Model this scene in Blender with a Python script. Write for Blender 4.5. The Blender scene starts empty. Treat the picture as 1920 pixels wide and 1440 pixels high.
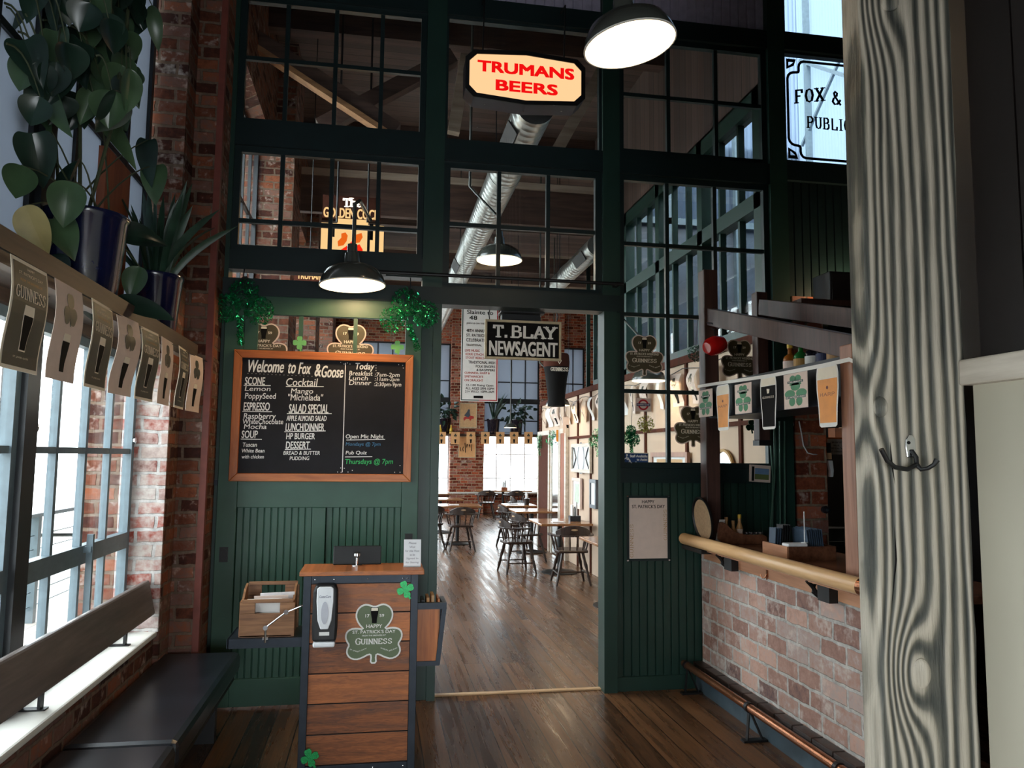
import bpy, bmesh, math, random
from mathutils import Vector, Matrix
S = bpy.context.scene
C = S.collection
R = math.radians
rnd = random.Random(7)

# ------------------------------------------------------------------ camera
YAW, PIT, ROL, FPX = 0.171293372, 0.0932320444, 0.0104136400, 1450.0
CAM = Vector((0, -5.6, 1.7))
_fw = Vector((math.sin(YAW) * math.cos(PIT), math.cos(YAW) * math.cos(PIT), math.sin(PIT)))
_rt = Vector((math.cos(YAW), -math.sin(YAW), 0))
_up = _rt.cross(_fw)
_r = _rt * math.cos(ROL) + _up * math.sin(ROL)
_u = _up * math.cos(ROL) - _rt * math.sin(ROL)
cam = bpy.data.objects.new('camera', bpy.data.cameras.new('camera'))
C.objects.link(cam)
cam.data.sensor_width = 36
cam.data.lens = FPX / 1920 * 36
cam.data.clip_start = 0.05
cam.matrix_world = Matrix(((_r.x, _u.x, -_fw.x, CAM.x), (_r.y, _u.y, -_fw.y, CAM.y), (_r.z, _u.z, -_fw.z, CAM.z), (0, 0, 0, 1)))
S.camera = cam

# ------------------------------------------------------------------ world, exposure
W = bpy.data.worlds.new('sky')
S.world = W
W.use_nodes = True
W.node_tree.nodes['Background'].inputs[0].default_value = (0.90, 0.96, 1.0, 1)
W.node_tree.nodes['Background'].inputs[1].default_value = 9.0
S.view_settings.view_transform = 'Standard'
S.view_settings.look = 'None'
S.view_settings.gamma = 1
S.view_settings.exposure = 0.18
S.cycles.use_denoising = True
S.cycles.max_bounces = 8
S.cycles.transparent_max_bounces = 16
S.cycles.sample_clamp_indirect = 6


def portal(x, y, z, w, h, rot):
    l = bpy.data.lights.new('window_daylight', 'AREA')
    l.shape = 'RECTANGLE'
    l.size, l.size_y = w, h
    l.cycles.is_portal = True
    o = bpy.data.objects.new('window_daylight', l)
    C.objects.link(o)
    o.location = (x, y, z)
    o.rotation_euler = rot


LEFT_IN, RIGHT_IN, FAR_IN, BACK_IN = (0, R(-90), 0), (0, R(90), 0), (R(-90), 0, 0), (R(90), 0, 0)
portal(-1.62, -2.1, 2.9, 4.6, 3.0, LEFT_IN)
portal(-1.62, -5.9, 1.45, 1.65, 3.2, LEFT_IN)
portal(-1.62, 2.15, 2.9, 4.6, 2.4, LEFT_IN)
portal(-1.62, 5.8, 2.9, 4.6, 3.1, LEFT_IN)
portal(-1.62, 10.0, 2.9, 4.6, 3.4, LEFT_IN)
portal(0.6, -8.2, 1.1, 2.2, 1.6, BACK_IN)
portal(2.6, 17.32, 2.9, 7.4, 4.6, FAR_IN)
portal(6.7, 2.8, 6.7, 4.6, 5.2, RIGHT_IN)


# ------------------------------------------------------------------ measuring: a photo pixel met with a plane of the place
def ray(x, y):
    return _r * ((x - 960) / FPX) - _u * ((y - 720) / FPX) + _fw


def U(x, y, X=None, Y=None, Z=None):
    d = ray(x, y)
    t = (X - CAM.x) / d.x if X is not None else (Y - CAM.y) / d.y if Y is not None else (Z - CAM.z) / d.z
    return CAM + d * t


# ------------------------------------------------------------------ materials
def lin(c):
    return tuple(((v / 255) / 12.92 if v <= 10 else ((v / 255 + 0.055) / 1.055) ** 2.4) for v in c)


class NT:
    def __init__(s, name):
        s.m = bpy.data.materials.new(name)
        s.m.use_nodes = True
        s.t = s.m.node_tree
        s.b = s.t.nodes['Principled BSDF']
        s.out = s.t.nodes['Material Output']

    def n(s, typ, **kw):
        x = s.t.nodes.new('ShaderNode' + typ)
        for k, v in kw.items():
            if k.startswith('i_'):
                k = k[2:]
                x.inputs[int(k) if k.isdigit() else k.replace('_', ' ')].default_value = v
            else:
                setattr(x, k, v)
        return x

    def l(s, a, b):
        s.t.links.new(a, b)

    def math(s, op, a, b=None):
        x = s.n('Math', operation=op)
        for i, v in enumerate((a, b)):
            if v is None:
                continue
            if isinstance(v, (int, float)):
                x.inputs[i].default_value = v
            else:
                s.l(v, x.inputs[i])
        return x.outputs[0]

    def ramp(s, fac, stops):
        x = s.n('ValToRGB')
        e = x.color_ramp.elements
        while len(e) < len(stops):
            e.new(0.5)
        for i, (p, c) in enumerate(stops):
            e[i].position = p
            e[i].color = (*c, 1)
        s.l(fac, x.inputs[0])
        return x.outputs[0]

    def coord(s, world=True):
        if world:
            return s.n('NewGeometry').outputs['Position']
        return s.n('TexCoord').outputs['Object']

    def bump(s, h, strength=0.3, dist=0.01):
        x = s.n('Bump', i_Strength=strength, i_Distance=dist)
        s.l(h, x.inputs['Height'])
        s.l(x.outputs[0], s.b.inputs['Normal'])

    def mix(s, fac, a, b, mode='MIX'):
        x = s.n('Mix', data_type='RGBA', blend_type=mode)
        for i, v in ((0, fac), (6, a), (7, b)):
            if isinstance(v, (int, float)):
                x.inputs[i].default_value = v
            elif isinstance(v, tuple):
                x.inputs[i].default_value = (*v, 1)
            else:
                s.l(v, x.inputs[i])
        return x.outputs[2]


def flat(name, rgb, rough=0.5, metal=0.0, var=0.12, scale=18, spec=None, emit=None, coat=0):
    k = NT(name)
    c = lin(rgb)
    k.b.inputs['Roughness'].default_value = rough
    k.b.inputs['Metallic'].default_value = metal
    if spec is not None:
        k.b.inputs['Specular IOR Level'].default_value = spec
    if coat:
        k.b.inputs['Coat Weight'].default_value = coat
    nz = k.n('TexNoise', i_Scale=scale, i_Detail=3.0)
    k.l(k.coord(False), nz.inputs['Vector'])
    lo = tuple(v * (1 - var) for v in c)
    hi = tuple(min(1, v * (1 + var)) for v in c)
    k.l(k.ramp(nz.outputs[0], [(0.3, lo), (0.7, hi)]), k.b.inputs['Base Color'])
    if emit:
        k.b.inputs['Emission Color'].default_value = (*lin(emit[0]), 1)
        k.b.inputs['Emission Strength'].default_value = emit[1]
    return k.m


def wood(name, dark, light, axis='z', scale=1.0, rough=0.45, world=False, contrast=0.0, bump=0.15):
    k = NT(name)
    mp = k.n('Mapping')
    st = {'x': (1.2, 14, 14), 'y': (14, 1.2, 14), 'z': (14, 14, 1.2)}[axis]
    mp.inputs['Scale'].default_value = tuple(v * scale for v in st)
    k.l(k.coord(world), mp.inputs['Vector'])
    n1 = k.n('TexNoise', i_Scale=1.0, i_Detail=6.0, i_Roughness=0.6, i_Distortion=0.6)
    k.l(mp.outputs[0], n1.inputs['Vector'])
    n2 = k.n('TexNoise', i_Scale=5.0, i_Detail=3.0)
    k.l(mp.outputs[0], n2.inputs['Vector'])
    f = k.math('ADD', k.math('MULTIPLY', n1.outputs[0], 0.75), k.math('MULTIPLY', n2.outputs[0], 0.25))
    d, l = lin(dark), lin(light)
    k.l(k.ramp(f, [(0.36 + contrast, d), (0.64 - contrast, l)]), k.b.inputs['Base Color'])
    k.b.inputs['Roughness'].default_value = rough
    k.bump(f, bump, 0.004)
    return k.m


def planks(name, dark, light, along, width, length, rough=0.4, grain=True, gap=0.004, stretch=(0.9, 16), knots=False, shift=0.0):
    """boards lying along one axis: Brick Texture for the joints, stretched noise for the grain"""
    k = NT(name)
    p = k.coord(True)
    sx = k.n('SeparateXYZ')
    k.l(p, sx.inputs[0])
    a, b = {'y': (1, 0), 'x': (0, 1), 'xz': (0, 2)}[along]
    cb = k.n('CombineXYZ')
    k.l(k.math('ADD', sx.outputs[a], 4.3), cb.inputs[0])
    k.l(k.math('SUBTRACT', sx.outputs[b], shift), cb.inputs[1])
    br = k.n('TexBrick', offset=0.37 if length < 5 else 0.0, i_Scale=1.0, i_Mortar_Size=gap, i_Mortar_Smooth=0.2, i_Bias=0.0, i_Brick_Width=length, i_Row_Height=width)
    br.inputs['Color1'].default_value = (0, 0, 0, 1)
    br.inputs['Color2'].default_value = (1, 1, 1, 1)
    br.inputs['Mortar'].default_value = (0.5, 0.5, 0.5, 1)
    k.l(cb.outputs[0], br.inputs['Vector'])
    mp = k.n('Mapping')
    mp.inputs['Scale'].default_value = (*stretch, 1)
    k.l(cb.outputs[0], mp.inputs['Vector'])
    sh = k.n('VectorMath', operation='ADD')
    k.l(mp.outputs[0], sh.inputs[0])
    cs = k.n('CombineXYZ')
    k.l(k.math('MULTIPLY', br.outputs[0], 13.0), cs.inputs[2])
    k.l(cs.outputs[0], sh.inputs[1])
    n1 = k.n('TexNoise', i_Scale=1.0, i_Detail=6.0, i_Roughness=0.6, i_Distortion=0.35)
    k.l(sh.outputs[0], n1.inputs['Vector'])
    wv = k.math('SINE', k.math('MULTIPLY', n1.outputs[0], 60.0))
    g = k.math('ADD', n1.outputs[0], k.math('MULTIPLY', wv, 0.09))
    big = k.n('TexNoise', i_Scale=0.9, i_Detail=2.0)
    k.l(p, big.inputs['Vector'])
    f = k.math('ADD', k.math('MULTIPLY', g, 0.6), k.math('ADD', k.math('MULTIPLY', br.outputs[0], 0.26), k.math('MULTIPLY', big.outputs[0], 0.26)))
    d, l = lin(dark), lin(light)
    mid = tuple((x + y) * 0.42 for x, y in zip(d, l))
    col = k.ramp(f, [(0.30, d), (0.52, mid), (0.78, l)])
    if knots:
        vo = k.n('TexVoronoi', i_Scale=1.0)
        mk = k.n('Mapping')
        mk.inputs['Scale'].default_value = (4.5, 9.0, 1)
        k.l(cb.outputs[0], mk.inputs['Vector'])
        k.l(mk.outputs[0], vo.inputs['Vector'])
        kn = k.n('MapRange', i_1=0.05, i_2=0.17, i_3=1.0, i_4=0.0)
        k.l(vo.outputs['Distance'], kn.inputs[0])
        sp = k.n('SeparateColor')
        k.l(vo.outputs['Color'], sp.inputs[0])
        col = k.mix(k.math('MULTIPLY', kn.outputs[0], k.math('GREATER_THAN', sp.outputs[0], 0.72)), col, tuple(v * 0.35 for v in d))
    col = k.mix(br.outputs['Fac'], col, tuple(v * 0.25 for v in d))
    k.l(col, k.b.inputs['Base Color'])
    rr = k.n('MapRange', i_1=0.3, i_2=0.7, i_3=rough - 0.08, i_4=rough + 0.14)
    k.l(n1.outputs[0], rr.inputs[0])
    k.l(rr.outputs[0], k.b.inputs['Roughness'])
    k.bump(k.math('SUBTRACT', k.math('MULTIPLY', g, 0.22), br.outputs['Fac']), 0.14, 0.003)
    return k.m


def bricks(name, c1, c2, mortar, bw=0.215, rh=0.083, white=0.0, rough=0.85, ms=0.011):
    k = NT(name)
    p = k.coord(True)
    sx = k.n('SeparateXYZ')
    k.l(p, sx.inputs[0])
    wob = k.n('TexNoise', i_Scale=13.0, i_Detail=2.0)
    k.l(p, wob.inputs['Vector'])
    w = k.math('MULTIPLY', k.math('SUBTRACT', wob.outputs[0], 0.5), 0.022)
    cb = k.n('CombineXYZ')
    k.l(k.math('ADD', k.math('ADD', sx.outputs[0], sx.outputs[1]), w), cb.inputs[0])
    k.l(k.math('ADD', sx.outputs[2], w), cb.inputs[1])
    br = k.n('TexBrick', offset=0.5, i_Scale=1.0, i_Mortar_Size=ms, i_Mortar_Smooth=0.35, i_Bias=0.0, i_Brick_Width=bw, i_Row_Height=rh)
    br.inputs['Color1'].default_value = (0, 0, 0, 1)
    br.inputs['Color2'].default_value = (1, 1, 1, 1)
    br.inputs['Mortar'].default_value = (0.5, 0.5, 0.5, 1)
    k.l(cb.outputs[0], br.inputs['Vector'])
    nz = k.n('TexNoise', i_Scale=22.0, i_Detail=5.0, i_Roughness=0.65)
    k.l(p, nz.inputs['Vector'])
    big = k.n('TexNoise', i_Scale=5.5, i_Detail=4.0, i_Roughness=0.6)
    k.l(p, big.inputs['Vector'])
    f = k.math('ADD', k.math('MULTIPLY', br.outputs[0], 0.55), k.math('MULTIPLY', nz.outputs[0], 0.45))
    a, b = lin(c1), lin(c2)
    dk = tuple(v * 0.42 for v in (a[0] * 0.8, a[1] * 1.05, a[2] * 1.35))
    gr = tuple((x * 0.45 + sum(b) / 3 * 0.5) for x in b)
    col = k.ramp(f, [(0.14, dk), (0.30, a), (0.46, tuple((x + y) / 2 for x, y in zip(a, b))), (0.60, gr), (0.72, b), (0.9, a)])
    if white:
        wf = k.n('MapRange', i_1=0.62 - white * 0.25, i_2=0.82 - white * 0.2)
        k.l(k.math('ADD', k.math('MULTIPLY', big.outputs[0], 0.7), k.math('MULTIPLY', nz.outputs[0], 0.3)), wf.inputs[0])
        col = k.mix(k.math('MULTIPLY', wf.outputs[0], 0.85), col, lin((205, 198, 190)))
    mo = lin(mortar)
    mcol = k.ramp(nz.outputs[0], [(0.3, tuple(v * 0.5 for v in mo)), (0.65, mo)])
    col = k.mix(br.outputs['Fac'], col, mcol)
    k.l(col, k.b.inputs['Base Color'])
    k.b.inputs['Roughness'].default_value = rough
    k.b.inputs['Specular IOR Level'].default_value = 0.25
    k.bump(k.math('SUBTRACT', k.math('MULTIPLY', nz.outputs[0], 0.5), br.outputs['Fac']), 0.7, 0.008)
    return k.m


def glass(name, tint=(1, 1, 1), rough=0.02, ior=1.45):
    k = NT(name)
    tr = k.n('BsdfTransparent')
    tr.inputs[0].default_value = (*tint, 1)
    gl = k.n('BsdfGlossy', i_Roughness=rough)
    lw = k.n('LayerWeight', i_Blend=0.5)
    mx = k.n('MixShader')
    k.l(k.math('ADD', k.math('MULTIPLY', k.math('POWER', lw.outputs['Facing'], 4.0), 0.55), 0.035), mx.inputs[0])
    k.l(tr.outputs[0], mx.inputs[1])
    k.l(gl.outputs[0], mx.inputs[2])
    k.l(mx.outputs[0], k.out.inputs[0])
    return k.m


def translucent(name, rgb, part=0.6, rough=0.6):
    k = NT(name)
    c = (*lin(rgb), 1)
    t = k.n('BsdfTranslucent')
    d = k.n('BsdfDiffuse')
    t.inputs[0].default_value = c
    d.inputs[0].default_value = c
    mx = k.n('MixShader', i_0=part)
    k.l(d.outputs[0], mx.inputs[1])
    k.l(t.outputs[0], mx.inputs[2])
    k.l(mx.outputs[0], k.out.inputs[0])
    return k.m


def glow(name, rgb, strength):
    k = NT(name)
    e = k.n('Emission', i_Strength=strength)
    e.inputs[0].default_value = (*lin(rgb), 1)
    k.l(e.outputs[0], k.out.inputs[0])
    return k.m


def timber(name):
    """weathered driftwood grain: sinuous bands drawn out along the post, swirling round the knots"""
    k = NT(name)
    p = k.coord(True)
    sx = k.n('SeparateXYZ')
    k.l(p, sx.inputs[0])
    mp = k.n('Mapping')
    mp.inputs['Scale'].default_value = (5.0, 5.0, 0.45)
    k.l(p, mp.inputs['Vector'])
    nz = k.n('TexNoise', i_Scale=1.0, i_Detail=3.0, i_Roughness=0.5)
    k.l(mp.outputs[0], nz.inputs['Vector'])
    x = k.math('ADD', sx.outputs[0], k.math('MULTIPLY', nz.outputs[0], 0.11))
    for kx, kz, amp in ((1.486, 1.108, 0.10), (1.387, 1.852, 0.05), (1.462, 3.082, 0.06), (1.58, 0.3, 0.08)):
        dx = k.math('SUBTRACT', sx.outputs[0], kx)
        dz = k.math('MULTIPLY', k.math('SUBTRACT', sx.outputs[2], kz), 0.42)
        d2 = k.math('ADD', k.math('MULTIPLY', dx, dx), k.math('MULTIPLY', dz, dz))
        x = k.math('ADD', x, k.math('MULTIPLY', k.math('POWER', 2.718, k.math('MULTIPLY', d2, -260.0)), amp))
    wv = k.math('ADD', k.math('MULTIPLY', k.math('SINE', k.math('MULTIPLY', x, 190.0)), 0.5), 0.5)
    mp2 = k.n('Mapping')
    mp2.inputs['Scale'].default_value = (60, 60, 3.5)
    k.l(p, mp2.inputs['Vector'])
    fine = k.n('TexNoise', i_Scale=1.0, i_Detail=5.0, i_Roughness=0.7)
    k.l(mp2.outputs[0], fine.inputs['Vector'])
    f = k.math('ADD', k.math('MULTIPLY', wv, 0.5), k.math('MULTIPLY', fine.outputs[0], 0.5))
    k.l(k.ramp(f, [(0.22, lin((50, 53, 49))), (0.42, lin((100, 98, 88))), (0.58, lin((158, 150, 135))), (0.85, lin((192, 183, 166)))]), k.b.inputs['Base Color'])
    k.b.inputs['Roughness'].default_value = 0.55
    k.bump(f, 0.9, 0.012)
    return k.m


M = {}
GREEN = (46, 84, 74)
M['green'] = flat('green_paint', (31, 58, 50), 0.42, var=0.10, scale=6)
M['door_green'] = flat('door_green_paint', (46, 81, 66), 0.45, var=0.12, scale=5)
M['dark_green'] = flat('blackish_green_paint', (18, 36, 37), 0.42, var=0.12, scale=6)
M['beadwhite'] = flat('grey_lilac_paint', (170, 164, 184), 0.6)
M['brick'] = bricks('pier_brick', (66, 33, 24), (130, 74, 48), (116, 97, 82), white=0.25)
M['bricksunlit'] = bricks('sunlit_reveal_brick', (150, 70, 58), (170, 135, 125), (205, 200, 196), white=0.75)  # same brick with strong sunlight put into its colour as white
M['brickbar'] = bricks('bar_brick', (140, 108, 98), (190, 154, 138), (196, 192, 186), bw=0.24, rh=0.105, white=0.4)
M['brickred'] = bricks('dining_brick', (104, 44, 28), (172, 86, 54), (176, 150, 124), white=0.2)
M['floor'] = planks('floor_boards', (40, 26, 18), (124, 86, 56), 'y', 0.15, 2.6, rough=0.27, gap=0.0035)
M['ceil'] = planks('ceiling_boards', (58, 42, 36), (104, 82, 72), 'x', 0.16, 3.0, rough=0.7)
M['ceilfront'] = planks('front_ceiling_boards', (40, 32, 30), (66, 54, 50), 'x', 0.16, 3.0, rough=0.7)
M['orangewood'] = wood('orange_pine', (150, 78, 30), (205, 122, 60), 'x', 1.0, 0.4)
M['orangewoodv'] = wood('orange_pine_upright', (150, 78, 30), (205, 122, 60), 'z', 1.0, 0.4)
M['standwood'] = planks('stand_boards', (74, 38, 20), (190, 112, 60), 'xz', 0.1575, 9.0, rough=0.42, shift=0.059, stretch=(3.2, 34), knots=True)
M['crate'] = wood('crate_wood', (96, 62, 38), (150, 106, 70), 'x', 1.4, 0.55)
M['railwood'] = wood('maple_rail', (196, 150, 100), (226, 186, 138), 'y', 0.8, 0.3)
M['postbrown'] = wood('brown_stained_wood', (50, 31, 27), (84, 57, 50), 'z', 1.2, 0.5)
M['postlight'] = wood('worn_post_wood', (128, 86, 66), (170, 124, 100), 'z', 1.0, 0.45)
M['apron'] = wood('apron_wood', (150, 100, 70), (190, 138, 104), 'y', 1.0, 0.4)
M['counter'] = wood('counter_wood', (84, 52, 38), (128, 84, 62), 'y', 0.8, 0.25)
M['darkwood'] = wood('dark_chair_wood', (26, 18, 15), (58, 40, 32), 'z', 2.0, 0.28)
M['tabletop'] = wood('table_wood', (110, 72, 46), (170, 122, 82), 'x', 0.8, 0.18)
M['shelfwood'] = wood('shelf_wood', (52, 38, 30), (84, 64, 50), 'y', 1.0, 0.55)
M['rustwood'] = wood('rusty_orange_wood', (120, 62, 36), (160, 88, 52), 'z', 0.8, 0.6)
M['palewood'] = wood('pale_trim_wood', (176, 164, 148), (214, 204, 190), 'y', 1.0, 0.5)
M['threshold'] = wood('threshold_wood', (196, 158, 116), (226, 192, 150), 'x', 1.0, 0.4)
M['timber'] = timber('weathered_timber')
M['beamdark'] = wood('roof_timber', (58, 40, 34), (96, 72, 62), 'x', 0.6, 0.7)
M['beampale'] = wood('pale_roof_timber', (150, 132, 118), (190, 172, 156), 'x', 0.6, 0.7)
M['brace_lit'] = wood('lit_brace_timber', (128, 90, 62), (176, 128, 88), 'x', 0.6, 0.7)
M['plaster'] = flat('tan_plaster', (196, 172, 150), 0.8, var=0.06, scale=3)
M['batten'] = flat('brown_batten', (78, 44, 34), 0.85, spec=0.1)
M['creampanel'] = flat('cream_panel', (182, 176, 158), 0.5, var=0.04, scale=2)
M['black'] = flat('black_paint', (16, 16, 18), 0.5)
M['siding'] = flat('black_siding', (26, 20, 20), 0.6)
M['steel'] = flat('blackened_steel', (44, 50, 58), 0.4, metal=0.6)
M['winsteel'] = flat('window_steel_paint', (92, 108, 116), 0.45)
M['winblack'] = flat('window_black_paint', (24, 28, 32), 0.45)
M['sill'] = flat('pale_sill_stone', (214, 212, 204), 0.7, var=0.06, scale=8)
M['leather'] = flat('black_vinyl', (33, 37, 44), 0.28, var=0.25, scale=5)
M['benchback'] = wood('bench_back_wood', (88, 80, 78), (122, 112, 108), 'y', 0.8, 0.4)
M['chrome'] = flat('chrome', (210, 212, 215), 0.15, metal=1.0, var=0.03)
M['duct'] = flat('galvanised_duct', (178, 180, 176), 0.32, metal=0.9, var=0.15, scale=10)
M['copper'] = flat('copper_pipe', (168, 112, 80), 0.25, metal=0.9)
M['rust'] = flat('rust_red_pipe', (112, 52, 40), 0.6)
M['white'] = flat('white_plastic', (222, 224, 226), 0.4, var=0.03)
M['paper'] = flat('paper', (226, 224, 220), 0.8, var=0.03)
M['pinkpaper'] = flat('cream_card', (218, 198, 186), 0.75, var=0.04)
M['oliveprint'] = flat('olive_print', (58, 60, 50), 0.5, var=0.08)
M['slate'] = flat('blackboard_slate', (32, 32, 37), 0.75, var=0.25, scale=4, spec=0.25)
M['chalk'] = flat('white_chalk', (244, 244, 240), 0.9, var=0.04)
M['chalkblue'] = flat('blue_chalk', (76, 128, 166), 0.9)
M['chalkgreen'] = flat('green_chalk', (70, 190, 110), 0.9)
M['ink'] = flat('black_ink', (18, 17, 17), 0.8, spec=0.15)
M['greyink'] = flat('grey_ink', (110, 112, 122), 0.7)
M['redink'] = flat('red_ink', (176, 52, 44), 0.6)
M['cream'] = flat('cream_ink', (236, 226, 206), 0.6, var=0.03)
M['whiteink'] = flat('white_ink', (232, 230, 224), 0.6, var=0.03)
M['goldink'] = flat('gold_ink', (170, 128, 62), 0.5)
M['signgreen'] = flat('sage_green_print', (92, 106, 74), 0.45, var=0.08, scale=6)
M['signolive'] = flat('dark_olive_print', (74, 66, 44), 0.45, var=0.08, scale=6)
M['orange'] = flat('lager_orange', (230, 146, 44), 0.5, var=0.06)
M['clovergreen'] = flat('clover_green', (60, 128, 86), 0.6)
M['stickergreen'] = flat('pale_green_card', (104, 176, 104), 0.6)
M['tinsel'] = flat('green_tinsel', (40, 170, 110), 0.16, metal=0.75, var=0.4, scale=40)
M['tinseldark'] = flat('dark_green_tinsel', (10, 60, 40), 0.3, metal=0.6, var=0.4, scale=40)
M['tinsellime'] = flat('lime_tinsel', (150, 150, 40), 0.3, metal=0.4, var=0.3, scale=40)
M['glitter'] = flat('green_glitter', (30, 150, 80), 0.35, metal=0.4, var=0.5, scale=220)
M['navy'] = flat('navy_glazed_pot', (16, 22, 56), 0.18, var=0.15, coat=0.4)
M['leaf'] = flat('deep_green_leaf', (32, 52, 42), 0.28, var=0.45, scale=7)
M['leaflight'] = flat('light_green_leaf', (66, 90, 62), 0.3, var=0.3, scale=7)
M['leafyellow'] = flat('yellowed_leaf', (196, 178, 118), 0.45, var=0.15, scale=9)
M['blade'] = flat('snake_plant_blade', (44, 70, 54), 0.4, var=0.4, scale=9)
M['stem'] = flat('plant_stem', (66, 74, 50), 0.6)
M['soil'] = flat('soil', (40, 30, 24), 0.95)
M['enamel'] = flat('charcoal_enamel', (70, 73, 68), 0.22, var=0.06, coat=0.3)
M['enamelwhite'] = flat('white_enamel', (240, 236, 226), 0.35, var=0.02)
M['bulb'] = glow('bulb', (255, 226, 180), 14)
M['neon'] = glow('lit_sign_face', (255, 206, 140), 1.0)
M['neonwhite'] = glow('lit_white_letters', (255, 240, 222), 1.5)
M['neonred'] = glow('lit_red_print', (255, 40, 16), 0.95)
M['neonorange'] = glow('lit_orange_print', (255, 110, 30), 0.85)
M['signred'] = glow('backlit_red_letters', (235, 14, 16), 0.95)
M['trface'] = glow('backlit_cream_face', (255, 205, 150), 0.95)
M['purple'] = flat('dark_purple_metal', (50, 40, 52), 0.5)
M['red'] = flat('red_gloss', (200, 24, 22), 0.15, var=0.08, coat=0.5)
M['blue'] = flat('sign_blue', (24, 60, 110), 0.4)
M['navyink'] = flat('navy_ink', (24, 36, 84), 0.5)
M['undred'] = flat('roundel_red', (176, 22, 34), 0.5)
M['bluebook'] = flat('slate_blue_menu', (58, 74, 92), 0.5)
M['napkin'] = flat('napkin', (230, 230, 232), 0.9)
M['cork'] = flat('cork', (176, 148, 116), 0.85, var=0.15, scale=60)
M['sauce'] = flat('mustard_bottle', (176, 132, 84), 0.3)
M['yellow'] = flat('yellow_cap', (206, 168, 50), 0.4)
M['amber'] = flat('amber_liquor', (150, 84, 26), 0.1)
M['bottlegreen'] = flat('green_bottle', (30, 96, 40), 0.1)
M['bottledark'] = flat('dark_bottle', (28, 26, 36), 0.1)
M['stainless'] = flat('stainless_steel', (150, 152, 158), 0.35, metal=0.8)
M['kitchen'] = flat('dark_kitchen_wall', (26, 24, 26), 0.6)
M['phonewood'] = wood('kitchen_shelf_wood', (150, 80, 34), (190, 112, 56), 'x', 1, 0.4)
M['skyblue'] = flat('picture_sky', (110, 140, 176), 0.6)
M['grassprint'] = flat('picture_field', (96, 108, 60), 0.6)
M['etchedglass'] = flat('etched_mirror', (150, 152, 150), 0.35, metal=0.6)
M['pillarbrick'] = bricks('pillar_brick', (96, 46, 32), (170, 92, 60), (150, 128, 108), bw=0.27, rh=0.112, white=0.25)
M['mirror'] = flat('mirror', (190, 195, 195), 0.12, metal=1.0, var=0.02)
M['oldpaper'] = flat('aged_poster_paper', (200, 160, 116), 0.7, var=0.1)
M['orangepaper'] = flat('orange_card', (216, 164, 112), 0.75, var=0.06)
M['bone'] = flat('aged_cream_frame', (190, 176, 146), 0.6, var=0.15)
M['glass'] = glass('clear_glass')
M['winglass'] = glass('window_glass', (0.96, 0.98, 0.98))
M['frost'] = translucent('frosted_glass', (146, 152, 160), 0.5)
M['corr'] = translucent('corrugated_translucent', (100, 116, 136), 0.55)
M['deck'] = planks('deck_boards', (150, 142, 132), (190, 182, 172), 'y', 0.14, 3.0, rough=0.7)
M['pave'] = flat('pale_paving', (190, 188, 182), 0.8)
M['shrub'] = flat('shrub_green', (96, 120, 60), 0.7, var=0.4, scale=5)
M['yellowpost'] = flat('yellow_post', (206, 186, 60), 0.6)
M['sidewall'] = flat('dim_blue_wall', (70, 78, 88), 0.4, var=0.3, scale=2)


# ------------------------------------------------------------------ mesh building
def fr(o, u, v):
    """frame with u to the right, v up and w towards whoever looks at it"""
    u, v, o = Vector(u), Vector(v), Vector(o)
    w = u.cross(v)
    return Matrix(((u.x, v.x, w.x, o.x), (u.y, v.y, w.y, o.y), (u.z, v.z, w.z, o.z), (0, 0, 0, 1)))


def front(x, y, z):      # faces the camera side (-Y)
    return fr((x, y, z), (1, 0, 0), (0, 0, 1))


def onleft(x, y, z):     # on the left, faces +X
    return fr((x, y, z), (0, 1, 0), (0, 0, 1))


def onright(x, y, z):    # on the right, faces -X
    return fr((x, y, z), (0, -1, 0), (0, 0, 1))


def world_of(o):
    m = Matrix.Identity(4)
    while o is not None:
        m = o.matrix_basis @ m
        o = o.parent
    return m


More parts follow.
